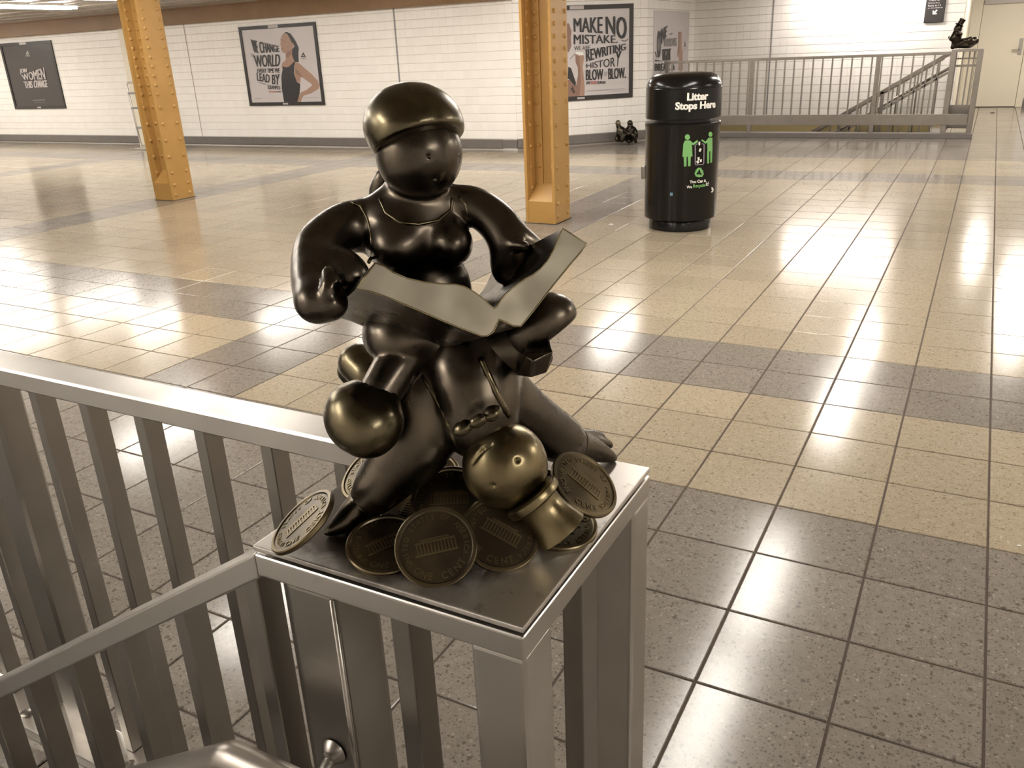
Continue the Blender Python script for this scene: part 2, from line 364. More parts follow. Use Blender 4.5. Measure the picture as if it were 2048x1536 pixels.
# ------------------------------------------------------------------ walls
TP = 0.125
def tile_wall(name, p0, ux, n, length, z0, z1, label, skip=None, thick=0.16, limit=300, joints=(), grout='wall_grout'):
    """a wall of square tiles: starts at p0, runs along ux for length, faces n"""
    ux, n, p0 = np.array(ux, float), np.array(n, float), np.array(p0, float)
    b = MB(); q = [p0, p0+ux*length, p0+ux*length-n*thick, p0-n*thick]
    b.add([(a[0], a[1], -3.0 if skip == 'deep' else -0.02) for a in q]+[(a[0], a[1], CEIL+0.02) for a in q], [(3, 2, 1, 0), (4, 5, 6, 7), (0, 1, 5, 4), (1, 2, 6, 5), (2, 3, 7, 6), (3, 0, 4, 7)])
    w = structure(b.build(name, M[grout]), label)
    nu, nz = int(round(length/TP)), int(round((z1-z0)/TP)); TU = length/nu
    t = MB(); hu, hz, d = TU/2-0.0003, TP/2-0.0022, 0.006
    def geo(mb, c):
        A = [(-hu, -hz, 0), (hu, -hz, 0), (hu, hz, 0), (-hu, hz, 0), (-hu+.0006, -hz+.004, d), (hu-.0006, -hz+.004, d), (hu-.0006, hz-.004, d), (-hu+.0006, hz-.004, d)]
        mb.add([c+ux*x+ZV*y+n*z for x, y, z in A], [(4, 5, 6, 7)]+[(k, (k+1) % 4, 4+(k+1) % 4, 4+k) for k in range(4)])
    geo(t, np.zeros(3)); tmesh = t.mesh('wall_tile', M['wall_tile'])
    cs = []
    for i in range(nu):
        if any(abs((i+0.5)*TP-j) < TP*0.0 for j in joints): continue
        for j in range(nz):
            c = p0+ux*(i+0.5)*TU+ZV*(z0+(j+0.5)*TP)
            x, y, zc = project(c); a = -1
            if zc > 0 and -4 < x < 2052 and -4 < y < 1540: a = 1/zc*abs((c-EYE)@n)/np.linalg.norm(c-EYE)
            cs.append((a, i, j, c))
    cs.sort(key=lambda k: -k[0]); r = MB()
    for k, (a, i, j, c) in enumerate(cs):
        if k < limit and a > 0:
            o = link('wall_tile', tmesh, w); o.location = c+n*random.uniform(-0.0004, 0.0003)
        else: geo(r, c)
    if r.v:
        o = r.build('wall_tile_field', M['wall_tile'], w); o['kind'] = 'stuff'
    return w
XL, YL = -20.1, 9.1
XC = YL-14.85                                           # corner where the slanting wall starts
D = math.sqrt(0.5)
LD = (-4.25-XC)/D
wl = tile_wall('wall_left', (XL, YL, 0), (1, 0, 0), (0, -1, 0), XC-XL, 0.16, 2.16, 'long white tiled wall with framed posters', grout='wall_grout_pale')
wd = tile_wall('wall_diagonal', (XC, YL, 0), (D, D, 0), (D, -D, 0), LD, 0.16, CEIL, 'slanting white tiled wall behind the right yellow column')
ws = tile_wall('wall_side', (-4.25, 10.6, 0), (0, 1, 0), (1, 0, 0), 2.4, 0.16, CEIL, 'short white tiled wall beside the stairwell')
wb = tile_wall('wall_back', (-4.25, 13.0, 0), (1, 0, 0), (0, -1, 0), 4.19, 0.035, CEIL, 'bright white tiled wall behind the far stairwell', skip='deep')
m = MB(); m.box(-5.3, -0.06, 12.994, 13.0, -3, 0.03); o = m.build('painted_band', M['yellow_wall'], wb)
# corridor with the door
m = MB(); m.box(-0.22, -0.06, 13.16, 17.0, -0.02, CEIL); structure(m.build('wall_corridor', M['cream_trim']), 'white wall at the end of the bright tiled wall')
tile_wall('wall_door_side', (1.02, 16.9, 0), (1, 0, 0), (0, -1, 0), 3.2, 0.16, CEIL, 'strip of white tiled wall right of the cream door')
m = MB(); m.box(4.2, 4.36, VY0*T, 17, -0.02, CEIL); structure(m.build('wall_right', M['wall_tile']))
m = MB(); m.box(UX0*T, 4.36, VY0*T-0.16, VY0*T, -3.0, CEIL); structure(m.build('wall_front', M['wall_tile']))
m = MB(); m.box(UX0*T-0.1, UX0*T, VY0*T, 9.2, -0.02, CEIL); structure(m.build('wall_far_left', M['wall_tile']))
m = MB(); m.box(UX0*T, 4.36, VY0*T, 17.1, CEIL, CEIL+0.1)
for i in range(28): m.box(UX0*T, XC, 8.8-i*0.55, 8.84-i*0.55, CEIL-0.018, CEIL+0.01)
structure(m.build('ceiling', M['ceiling']), 'low grey painted ceiling with ribs')
# baseboards, stone length by stone length
def baseboard(name, p0, ux, n, length, step=0.3, h=0.125):
    ux, n, p0 = np.array(ux, float), np.array(n, float), np.array(p0, float)
    b = MB(); b.bar(p0+ZV*h/2+n*.006, p0+ux*length+ZV*h/2+n*.006, 0.012, h-0.01)
    w = structure(b.build(name, M['baseboard']))
    t = MB(); t.bar(ux*(-step/2+.0015), ux*(step/2-.0015), 0.02, h, c=0.002); me = t.mesh('baseboard_stone', M['baseboard'])
    for i in range(int(length/step)):
        o = link('baseboard_stone', me, w); o.location = p0+ux*(i+.5)*step+ZV*(h/2)+n*(0.012+random.uniform(0, .0015))
baseboard('baseboard_left', (XL, YL, 0.03), (1, 0, 0), (0, -1, 0), XC-XL)
baseboard('baseboard_diagonal', (XC, YL, 0.03), (D, D, 0), (D, -D, 0), LD)
baseboard('baseboard_door', (1.02, 16.9, 0.0), (1, 0, 0), (0, -1, 0), 3.0)
m = MB(); m.box(UX0*T, -5.7, 8.93, YL+0.02, 2.085, 2.335); m.box(UX0*T, -5.7, 8.86, YL, 2.32, 2.345)
structure(m.build('trim_1', M['beam_paint'], bevel=0.004), 'brown ochre steel beam along the top of the wall')
m = MB(); m.box(-7.825, -7.80, YL-0.012, YL, 0.155, 2.085); structure(m.build('trim_2', M['ink_grey']), 'thin dark joint running up the left wall')
m = MB(); m.box(-12.40, -12.385, YL-0.010, YL, 0.155, 2.085); structure(m.build('trim_3', M['wall_grout']))
m = MB(); m.box(-2.925, -2.905, 12.988, 13.0, 0.03, CEIL); structure(m.build('trim_4', M['ink_grey']), 'thin dark joint running up the bright wall')
m = MB(); m.box(-14.0, -13.45, 8.97, YL, 0.0, 2.12); structure(m.build('trim_5', M['cream_trim'], bevel=0.01), 'pale cream pier behind the left yellow column')
# door
dr = thing('door_1', 'plain cream metal door in a cream frame beside the stairwell', 'door', (0.52, 16.9, 0)); dr['kind'] = 'structure'
m = MB(); m.box(-0.08, 0.115, 16.82, 16.9, 0, CEIL); m.box(0.905, 1.02, 16.82, 16.9, 0, CEIL); m.box(-0.02, 1.02, 16.82, 16.9, 2.1, CEIL); m.build('door_frame', M['cream_trim'], dr, bevel=0.006)
m = MB(); m.box(0.12, 0.90, 16.86, 16.9, 0.01, 2.1); leaf = m.build('door_leaf', M['cream'], dr, bevel=0.004)
m = MB(); m.box(0.14, 0.86, 16.80, 16.86, 1.83, 1.90); m.build('door_closer', M['ink_pale'], leaf, bevel=0.005)
m = MB(); m.box(0.80, 0.865, 16.85, 16.86, 0.93, 1.22); m.build('lock_plate', M['steel_shaded'], leaf, bevel=0.003)
m = MB(); m.tube([(0.82, 16.855, 1.03), (0.82, 16.79, 1.03), (0.70, 16.79, 1.02)], 0.012); m.build('door_handle', M['alu'], leaf, smooth=3)

# ------------------------------------------------------------------ ceiling lamps
for i, (x, y) in enumerate(LAMPS):
    t = thing('fluorescent_lamp', 'long white fluorescent ceiling lamp above the black poster' if (x, y) == (-12.3, 6.25) else 'unseen fluorescent ceiling lamp outside the picture, placed to light the hall', 'lamp', (x, y, CEIL), 'fluorescent ceiling lamps')
    if i == 0:
        h = MB(); h.box(-0.15, 0.15, -0.66, 0.66, -0.035, 0); hm = h.mesh('lamp_housing', M['white'])
        d = MB(); d.box(-0.13, 0.13, -0.62, 0.62, -0.07, -0.034); dm = d.mesh('lamp_tube', M['lamp'])
    for nm, me in (('lamp_housing', hm), ('lamp_tube', dm)):
        o = bpy.data.objects.new(nm, me); C.objects.link(o); o.parent = t
t = thing('stair_lamp', 'bright hanging tube lamp in front of the back wall over the far stairwell', 'lamp', (-1.5, 12.5, 2.1))
for nm, bs, mt in (('lamp_housing', ((-0.9, 0.9, -0.05, 0.05, 0.01, 0.05),), M['white']), ('lamp_tube', ((-0.85, 0.85, -0.03, 0.03, -0.03, 0.01),), M['lamp_stair']), ('hanger_rod', ((-0.7, -0.69, -0.006, 0.006, 0.05, 0.26),), M['alu']), ('hanger_rod', ((0.69, 0.7, -0.006, 0.006, 0.05, 0.26),), M['alu'])):
    d = MB()
    for b in bs: d.box(*b)
    o = bpy.data.objects.new(nm, d.mesh(nm, mt)); C.objects.link(o); o.parent = t

# ------------------------------------------------------------------ stairwells
m = MB()
for k in range(14): m.box(-0.27-(k+1)*0.28, -0.27-k*0.28, -3.96, -1.80, -0.175*(k+1)-0.4, -0.175*(k+1))
st = structure(m.build('stairs', M['stone']), 'steps going down at the lower left corner')
m = MB(); m.box(-7.2, -0.27, -1.80, -1.762, -3.0, -0.01); structure(m.build('stairwell_wall', M['stone']))
m = MB()
for k in range(14): m.box(-0.16-(k+1)*0.28, -0.16-k*0.28, 11.75, 13.0, -0.175*(k+1)-0.4, -0.175*(k+1))
structure(m.build('stairs', M['stone']), 'steps going down behind the far railing')
m = MB(); m.box(-5.2, -0.16, 11.22, 11.26, -3, -0.005); structure(m.build('stairwell_wall', M['yellow_wall']))

# ------------------------------------------------------------------ near railing, stair rail and pedestal
PZ = 0.93
rl = thing('railing', 'brushed steel railing with flat bar balusters left of the sculpture', 'railing', (-1.2, -1.668, 0))
m = MB(); m.bar((-4.2, -1.668, 0.908), (-0.2245, -1.668, 0.908), 0.066, 0.038, c=0.004); m.build('top_rail', M['steel'], rl)
m = MB(); m.bar((0, 0, 0.03), (0, 0, 0.892), 0.024, 0.036, up=(0, 1, 0), c=0.0015); bal = m.mesh('baluster', M['steel_shaded'])
for k in range(0, 24):
    x = -0.327-0.1425*k
    if k in (6, 15): continue
    o = link('baluster', bal, rl); o.location = (x, -1.668, 0); o.matrix_parent_inverse = rl.matrix_basis.inverted()
for x in (-1.19, -2.45):
    m = MB(); m.bar((x, -1.668, 0.025), (x, -1.668, 0.89), 0.075, 0.062, up=(0, 1, 0), c=0.006); m.build('post', M['steel_shaded'], rl)
m = MB(); m.box(-4.2, -0.28, -1.745, -1.655, 0.0, 0.028); fl = m.build('foot_plate', M['steel'], rl, bevel=0.003)
for x in (-1.005, -1.36, -2.3):
    m = MB(); m.lathe([(0.014, 0), (0.014, 0.004), (0.009, 0.007)], (x, -1.715, 0.028), (0, 0, 1), 16); m.build('bolt', M['steel_shaded'], fl, smooth=0.6)
sr = thing('stair_guard', 'steel guard rail sloping down the stairs from the pedestal', 'railing', (-0.25, -1.95, 0.9))
SL = 0.645
m = MB(); m.prism([(-0.2245, -1.9545, 0.9185), (-0.2245, -1.9545, 0.8845), (-1.75, -1.9545, 0.8845-1.5255*SL), (-1.75, -1.9545, 0.9185-1.5255*SL)], (0, 0.0445, 0)); m.build('sloping_rail', M['steel'], sr, bevel=0.003)
for k in range(10):
    x = -0.2425-0.1405*k
    m = MB(); zt = 0.886+SL*(x+0.2245)-0.004
    m.bar((x, -1.934, zt-1.1), (x, -1.934, zt+0.016), 0.022, 0.036, up=(0, 1, 0), c=0.0015); m.build('baluster', M['steel_shaded'], sr)
m = MB(); m.bar((-0.23, -1.942, -0.14), (-1.7, -1.942, -0.14-1.47*SL), 0.04, 0.04, c=0.003); m.build('bottom_rail', M['steel_shaded'], sr)
hr = thing('handrail', 'round steel handrail with an angled bend at the lower edge', 'handrail', (-0.23, -2.03, 0.68))
pts = []
P0 = np.array([0.22, -2.03, 0.69]); P1 = np.array([-0.236, -2.03, 0.685]); P2 = np.array([-1.7, -2.03, 0.685-1.464*SL])
m = MB(); m.tube([P0, P1+(P0-P1)*0.02, P1, P1+(P2-P1)*0.006, P2], 0.0205, 24); m.build('rail_tube', M['steel_far'], hr, smooth=0.5)
m = MB(); m.tube([(-0.15, -1.955, 0.665), (-0.15, -1.975, 0.652), (-0.15, -2.0, 0.648), (-0.15, -2.03, 0.668)], 0.008, 12); br = m.build('bracket', M['steel'], hr, smooth=3)
m = MB(); m.lathe([(0.017, 0), (0.015, 0.004), (0.009, 0.010), (0.006, 0.012)], (-0.15, -1.955, 0.665), (0, -1, 0), 18); m.build('weld', M['steel_shaded'], br, smooth=1)

pd = thing('pedestal', 'open steel pedestal with square top at the head of the stairs', 'pedestal', (-0.055, -1.78, 0))
X0, X1, Y0, Y1 = -0.224, 0.113, -1.955, -1.606
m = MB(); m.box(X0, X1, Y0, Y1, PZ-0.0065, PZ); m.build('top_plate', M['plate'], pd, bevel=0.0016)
m = MB()
def ring(mb, x0, x1, y0, y1, w, z0, z1):
    o_ = [(x0, y0), (x1, y0), (x1, y1), (x0, y1)]; i_ = [(x0+w, y0+w), (x1-w, y0+w), (x1-w, y1-w), (x0+w, y1-w)]
    v = [(*p, z) for z in (z0, z1) for p in o_+i_]
    fs = []
    for k in range(4):
        j = (k+1) % 4
        fs += [(k, j, 8+j, 8+k), (4+j, 4+k, 12+k, 12+j), (8+k, 8+j, 12+j, 12+k), (j, k, 4+k, 4+j)]
    mb.add(v, fs)
ring(m, X0, X1, Y0, Y1, 0.045, 0.890, 0.9185); m.build('top_frame', M['steel'], pd, bevel=0.003, seg=3)
m = MB(); m.box(X0+0.014, X1-0.012, Y0+0.014, Y1-0.012, 0.90, PZ-0.006); m.build('gap_shade_block', M['dirt_gap_shade'], pd)  # dark block stands in for the shade in the gap under the plate
for x0, x1, y0, y1 in ((-0.186, -0.118, -1.953, -1.88), (0.053, 0.1125, -1.954, -1.894), (0.058, 0.1125, -1.663, -1.607)):
    m = MB(); m.box(x0, x1, y0, y1, 0, 0.8925); m.build('post', M['steel'] if x0 > 0 else M['steel_shaded'], pd, bevel=0.006, seg=3)  # left post takes the darker steel, its dark reflection put into the colour
for x0, x1, y0, y1 in ((-0.0445, -0.0215, -1.952, -1.915), (0.088, 0.112, -1.819, -1.777)):
    m = MB(); m.box(x0, x1, y0, y1, 0.05, 0.892); m.build('baluster', M['steel_shaded'], pd, bevel=0.0015)
m = MB(); m.tube([(-0.119, -1.9535, 0.3), (-0.119, -1.9535, 0.889)], 0.0035, 8); m.build('corner_highlight', M['steel_shaded'], pd, smooth=3)  # thin strip stands in for the highlight on the post's rounded corner
m = MB(); m.box(X0+0.03, X1-.005, Y0+.005, Y1-.005, 0.03, 0.07); m.build('bottom_frame', M['steel_shaded'], pd, bevel=0.003)

#@@S0
# ------------------------------------------------------------------ sculpted shapes: smooth unions of tapered limbs on a grid
class Clay:
    def __init__(s): s.ops = []
    def limb(s, pts, k=0.012, cut=False, flat=None):
        "pts: (px, py, b, radius px) joints; radius becomes metres at that depth"
        if len(pts) > 2:
            P = [np.array(p, float) for p in pts]; P = [2*P[0]-P[1]]+P+[2*P[-1]-P[-2]]; pts = []
            for i in range(1, len(P)-2):
                for t in (0, .25, .5, .75):
                    a, b_, c, d = P[i-1:i+3]; pts.append(0.5*(2*b_+(c-a)*t+(2*a-5*b_+4*c-d)*t*t+(3*b_-a-3*c+d)*t**3))
            pts.append(P[-2])
        q = [(S(x, y, b), r*mpp(S(x, y, b))) for x, y, b, r in pts]
        for (p, r), (p2, r2) in (zip(q[:-1], q[1:]) if len(q) > 1 else [(q[0], q[0])]): s.ops.append(('c', p, r, p2, r2, k, cut))
        return s
    def ell(s, x, y, b, rx, ry, rb, k=0.012, rot=0.0, cut=False):
        p = S(x, y, b); w = mpp(p); s.ops.append(('e', p, np.array([rx*w, rb, ry*w]), rot, None, k, cut)); return s
    def half(s, p, n, k=0.004):
        s.ops.append(('h', np.asarray(p, float), np.asarray(n, float)/np.linalg.norm(n), None, None, k, True)); return s
    def field(s, vox):
        lo, hi = np.full(3, 1e9), np.full(3, -1e9)
        for o in s.ops:
            if o[6]: continue
            if o[0] == 'c':
                for p, r in ((o[1], o[2]), (o[3], o[4])): lo = np.minimum(lo, p-r); hi = np.maximum(hi, p+r)
            else:
                R = max(o[2]); lo = np.minimum(lo, o[1]-R); hi = np.maximum(hi, o[1]+R)
        lo -= 4*vox+0.006; hi += 4*vox+0.006; n = np.ceil((hi-lo)/vox).astype(int)+1
        ax = [lo[i]+vox*np.arange(n[i]) for i in range(3)]; F = np.full(n, 0.06, np.float32)
        for o in s.ops:
            t, k, cut = o[0], o[5], o[6]
            if t == 'h': a, b = lo, hi
            elif t == 'c':
                a = np.minimum(o[1]-o[2], o[3]-o[4])-0.03; b = np.maximum(o[1]+o[2], o[3]+o[4])+0.03
            else: a = o[1]-max(o[2])-0.03; b = o[1]+max(o[2])+0.03
            i0 = np.clip(np.floor((a-lo)/vox).astype(int), 0, n-1); i1 = np.clip(np.ceil((b-lo)/vox).astype(int)+1, 1, n)
            sl = tuple(slice(i0[i], i1[i]) for i in range(3))
            g = np.stack(np.meshgrid(*[ax[i][sl[i]] for i in range(3)], indexing='ij'), -1)
            if t == 'c':
                p, r, q, r2 = o[1:5]; d = q-p; L2 = float(d@d); v = g-p
                h = np.clip((v@d)/L2, 0, 1) if L2 > 1e-12 else np.zeros(v.shape[:3])
                D_ = np.linalg.norm(v-h[..., None]*d, axis=-1)-(r+(r2-r)*h)
            elif t == 'e':
                v = g-o[1]; c, s_ = math.cos(o[3]), math.sin(o[3])
                A = HR*c+ZV*s_; Bz = -HR*s_+ZV*c
                w = np.stack([v@A, v@HF, v@Bz], -1); k0 = np.linalg.norm(w/o[2], axis=-1); k1 = np.linalg.norm(w/o[2]**2, axis=-1)
                D_ = k0*(k0-1)/np.maximum(k1, 1e-9)
            else: D_ = -((g-o[1])@o[2])
            f = F[sl]
            if cut:
                D2 = -D_ if t != 'h' else D_
                h = np.clip(0.5-0.5*(f-D2)/k, 0, 1); f2 = f*(1-h)+D2*h+k*h*(1-h)
            else:
                h = np.clip(0.5+0.5*(f-D_)/k, 0, 1); f2 = f*(1-h)+D_*h-k*h*(1-h)
            F[sl] = f2
        s.F, s.lo, s.vox = F, lo, vox; return s
    def nets(s):
        F, n = s.F, np.array(s.F.shape); ins = F < 0
        acc = np.zeros(tuple(n-1)+(3,), np.float32); cnt = np.zeros(tuple(n-1), np.float32)
        for axis in range(3):
            o1, o2 = [i for i in range(3) if i != axis]
            a = np.moveaxis(F, axis, 0); A, B = a[:-1], a[1:]
            cr = (A < 0) != (B < 0); t = np.where(cr, A/(A-B+1e-12), 0)
            for d1 in (0, 1):
                for d2 in (0, 1):
                    x = cr[:, d1:cr.shape[1]-1+d1, d2:cr.shape[2]-1+d2]; tt = t[:, d1:t.shape[1]-1+d1, d2:t.shape[2]-1+d2]
                    x = np.moveaxis(x, 0, axis); tt = np.moveaxis(tt, 0, axis)
                    cnt += x; acc[..., axis] += np.where(x, tt, 0); acc[..., o1] += np.where(x, d1, 0); acc[..., o2] += np.where(x, d2, 0)
        act = cnt > 0; idx = np.full(act.shape, -1, np.int64); idx[act] = np.arange(act.sum())
        cells = np.argwhere(act); V = (cells+acc[act]/cnt[act][:, None])*s.vox+s.lo
        faces = []
        for axis in range(3):
            o1, o2 = (axis+1) % 3, (axis+2) % 3
            a = np.moveaxis(ins, (axis, o1, o2), (0, 1, 2)); I = np.moveaxis(idx, (axis, o1, o2), (0, 1, 2))
            cr = a[:-1, 1:-1, 1:-1] != a[1:, 1:-1, 1:-1]; P = np.argwhere(cr)
            if not len(P): continue
            i, j, k = P[:, 0], P[:, 1]+1, P[:, 2]+1
            q = np.stack([I[i, j-1, k-1], I[i, j, k-1], I[i, j, k], I[i, j-1, k]], 1)
            fl = ~a[i, j, k]; q[fl] = q[fl][:, ::-1]; faces.append(q)
        return V, np.concatenate(faces)
    def build(s, name, mat, parent, vox=0.0026):
        if not hasattr(s, 'F') or s.vox != vox: s.field(vox)
        V, Q = s.nets()
        E2 = np.concatenate([Q[:, [0, 1]], Q[:, [1, 2]], Q[:, [2, 3]], Q[:, [3, 0]]])
        for _ in range(2):
            A = np.zeros_like(V); c = np.bincount(E2[:, 0], minlength=len(V)).astype(float)
            for k in range(3): A[:, k] = np.bincount(E2[:, 0], weights=V[E2[:, 1], k], minlength=len(V))
            V = V*0.45+0.55*A/np.maximum(c, 1)[:, None]
        me = bpy.data.meshes.new(name)
        me.vertices.add(len(V)); me.vertices.foreach_set('co', V.astype(np.float32).ravel())
        me.loops.add(len(Q)*4); me.loops.foreach_set('vertex_index', Q.astype(np.int32).ravel())
        me.polygons.add(len(Q)); me.polygons.foreach_set('loop_start', np.arange(len(Q), dtype=np.int32)*4)
        me.materials.append(mat); me.update(calc_edges=True); me.validate()
        return link(name, me, parent, smooth=3)
    def hit(s, px, py, lift=0.0):
        "where the sight line through px,py first meets the clay"
        d = ray(px, py); d = d/np.linalg.norm(d); n = np.array(s.F.shape); t = np.arange(0.35, 1.6, s.vox*0.5)
        g = (EYE+d*t[:, None]-s.lo)/s.vox; ok = ((g >= 0) & (g < n-1)).all(1); g = g[ok].astype(int)
        f = s.F[g[:, 0], g[:, 1], g[:, 2]]; k = np.argmax(f < 0)
        if not (f < 0).any(): k = np.argmin(f)
        return EYE+d*(t[ok][k]+lift)

# ------------------------------------------------------------------ the bronze group on the pedestal
bz = thing('bronze_sculpture', 'large bronze of a capped reader sitting on a fallen man among coins', 'sculpture', (-0.06, -1.79, PZ))
w = Clay()                                                            # the seated reader, one continuous body
w.ell(838, 308, .865, 87, 88, .043, .004)
w.limb([(830, 400, .888, 68), (826, 440, .886, 86)], .004)
w.limb([(742, 448, .885, 44), (828, 428, .885, 48), (905, 414, .890, 30)], .016)
w.ell(826, 478, .888, 96, 78, .046, .016)
w.ell(796, 492, .852, 56, 50, .030, .014).ell(906, 487, .860, 40, 44, .028, .012)
w.ell(858, 585, .890, 86, 96, .046, .016)
w.ell(846, 668, .885, 118, 72, .055, .018)
w.limb([(730, 450, .886, 47), (682, 460, .872, 43), (641, 500, .840, 47), (630, 560, .790, 42), (636, 604, .752, 38)], .008)
w.ell(638, 604, .748, 44, 38, .020, .012).ell(668, 606, .740, 26, 30, .016, .012)
w.limb([(658, 545, .752, 14), (661, 568, .738, 13), (653, 592, .734, 12)], .005)   # thumb on the cover
w.limb([(650, 528, .815, 36), (684, 543, .800, 36), (708, 556, .790, 26)], .010)    # fingers behind the cover
w.limb([(905, 408, .890, 30), (950, 412, .885, 29), (995, 445, .875, 32), (1018, 490, .865, 31), (1012, 545, .862, 25)], .010)
w.limb([(1022, 482, .865, 30), (1052, 500, .875, 24), (1078, 516, .885, 15)], .012).limb([(1030, 490, .845, 13), (1048, 492, .838, 11)], .006)
w.ell(806, 664, .862, 80, 66, .05, .012)                              # skirt over the lap
w.limb([(812, 705, .845, 46), (788, 740, .825, 43), (750, 802, .800, 40)], .004)   # shin going down into the near shoe
w.limb([(880, 690, .87, 60), (975, 700, .862, 52), (1030, 690, .852, 46)], .012)   # other thigh
w.limb([(1008, 716, .862, 44), (1044, 700, .850, 44)], .008)
for x, y in ((857, 313), (917, 314), (870, 356)):                     # two dimples for eyes and one for the mouth
    p = (EYE+ray(x, y)*((S(838, 308, .865)-EYE)@FWD)/1.0)
    d_ = ray(x, y); d_ = d_/np.linalg.norm(d_); oc = EYE-S(838, 308, .865); bb = oc@d_; cc = oc@oc-(.0427)**2; disc = max(bb*bb-cc, 0); p = EYE+d_*(-bb-math.sqrt(disc))
    w.ops.append(('c', p, 0.0019, p+d_*0.002, 0.0017, 0.0012, True))
body = w.build('seated_reader', M['bronze_dark'], bz, 0.0022)
# seams of the dress: armhole, neckline and hem, laid on the surface
sm = MB()
for path in ([(703, 404), (722, 412), (736, 438), (743, 470), (745, 505), (738, 524)], [(760, 398), (772, 426), (800, 445), (836, 449), (876, 441), (902, 420), (905, 396)], [(918, 392), (930, 410), (938, 440)]):
    q = [np.array(p, float) for p in path]; pts = []
    for a_, b_ in zip(q[:-1], q[1:]):
        for t_ in (0, .34, .67): pts.append(w.hit(*(a_+(b_-a_)*t_)))
    pts.append(w.hit(*q[-1])); sm.tube(pts, 0.0019, 8)
sm.build('dress_seam', M['bronze_olive'], body, smooth=3)
cp = Clay()                                                           # the cap: a dome cut off on a slant, with a rolled rim
cp.ell(828, 254, .870, 101, 86, .055, .004, rot=-0.10)
pl_, pr_, pf_ = S(736, 330, .872), S(934, 268, .880), S(842, 252, .818)
nn = np.cross(pr_-pl_, pf_-pl_); nn = nn if nn[2] > 0 else -nn
cp.half(pl_, nn, 0.0025)
cap = cp.build('cap', M['bronze_olive'], body, 0.0020)
Clay().limb([(768, 352, .925, 16), (760, 385, .93, 18), (756, 400, .925, 8)], .006).build('ponytail', M['bronze_dark'], body, 0.0025)
sh = Clay()
sh.limb([(712, 822, .795, 52), (722, 838, .785, 56), (742, 862, .772, 45)], .014).limb([(752, 800, .800, 47), (760, 840, .785, 46)], .012)
sh.ops.append(('c', S(752, 785, .803), 43*mpp(S(752, 785, .803)), S(742, 812, .79), 41*mpp(S(742, 812, .79)), 0.002, True))
sh.build('shoe', M['bronze_olive'], body, 0.0022)
Clay().limb([(716, 726, .945, 40), (738, 748, .930, 40)], .01).limb([(700, 742, .955, 26), (722, 768, .945, 26)], .002).build('shoe', M['bronze_olive'], body, 0.0024)
# far shoe: sole, heel block with flat faces
s2 = Clay().limb([(1046, 676, .848, 42), (1076, 655, .842, 44), (1108, 632, .838, 45)], .01)
p_ = S(1085, 690, .83); s2.half(p_, -(0.53*HR-0.75*ZV+0.40*HF)*-1.0 if False else (-0.60*HR+0.78*ZV+0.2*HF), 0.004)
s2.build('shoe', M['bronze_dark'], body, 0.0022)
hl = [(1048, 708), (1066, 722), (1106, 702), (1107, 722), (1098, 742), (1078, 755), (1040, 756), (1022, 742), (1020, 716)]
hb = MB()
fr_ = [(1048, 709, .80), (1066, 723, .792), (1107, 703, .80), (1103, 690, .815)]; lo_ = [(1034, 752, .812), (1062, 756, .798), (1094, 746, .805), (1106, 718, .82)]
top = [S(*q) for q in fr_]; bot = [S(*q) for q in lo_]; bk = 0.05*HF
vv = top+bot+[q+bk for q in top]+[q+bk for q in bot]
hb.add(vv, [(0, 1, 2, 3), (0, 4, 5, 1), (1, 5, 6, 2), (2, 6, 7, 3), (8, 11, 10, 9), (12, 13, 14, 15), (3, 11, 8, 0), (0, 8, 12, 4), (7, 15, 11, 3), (4, 12, 13, 5), (5, 13, 14, 6), (6, 14, 15, 7), (8, 9, 13, 12), (9, 10, 14, 13), (10, 11, 15, 14)])
hb.build('shoe_heel', M['bronze_dark'], body, bevel=0.0025, seg=3)

# open book: profile seen end-on, pushed back towards the reader
E_ = -0.046*HR+0.118*HF-0.050*ZV
G0 = S(990, 615, .735); nE = E_/np.linalg.norm(E_)
def bp(x, y): return on_plane(x, y, G0, nE)
top_l = [(750, 526), (768, 533), (786, 545), (815, 557), (850, 565), (885, 568), (912, 569), (930, 574), (948, 584), (966, 598), (981, 612), (988, 617)]
top_r = [(994, 613), (1001, 601), (1012, 587), (1028, 573), (1048, 559), (1066, 549), (1080, 538), (1094, 522), (1106, 502), (1116, 478), (1124, 457)]
right = [(1173, 487), (1160, 506), (1144, 524)]
bot = [(1108, 568), (1076, 610), (1052, 640), (1041, 653), (1026, 652), (1010, 644), (998, 639), (993, 650), (986, 664), (975, 672), (962, 672), (930, 660), (880, 640), (830, 618), (780, 597), (740, 583), (714, 577)]
bk_ = thing('x', 'x', 'x') if False else None
prof = [bp(*q) for q in top_l+top_r+right+bot]
m = MB(); m.prism([p+nE*0.0012 for p in prof], E_*1.45); book = m.build('book', M['bronze_dark'], bz, smooth=0.5)
cx = np.mean(prof, axis=0)
inn = []
for i, p in enumerate(prof): inn.append(p)
m = MB(); n_ = len(prof); m.prism([p-nE*0.0006 for p in prof], nE*0.0035); pe = m.build('page_edge', M['bronze_polish'], book); pe['label'] = 'pale polished edge of the open book'
rim = MB(); rim.tube([p-nE*0.0002 for p in prof]+[prof[0]-nE*0.0002], 0.0009, 6); rim.build('gilt_rim', M['bronze_gold'], book, smooth=3)

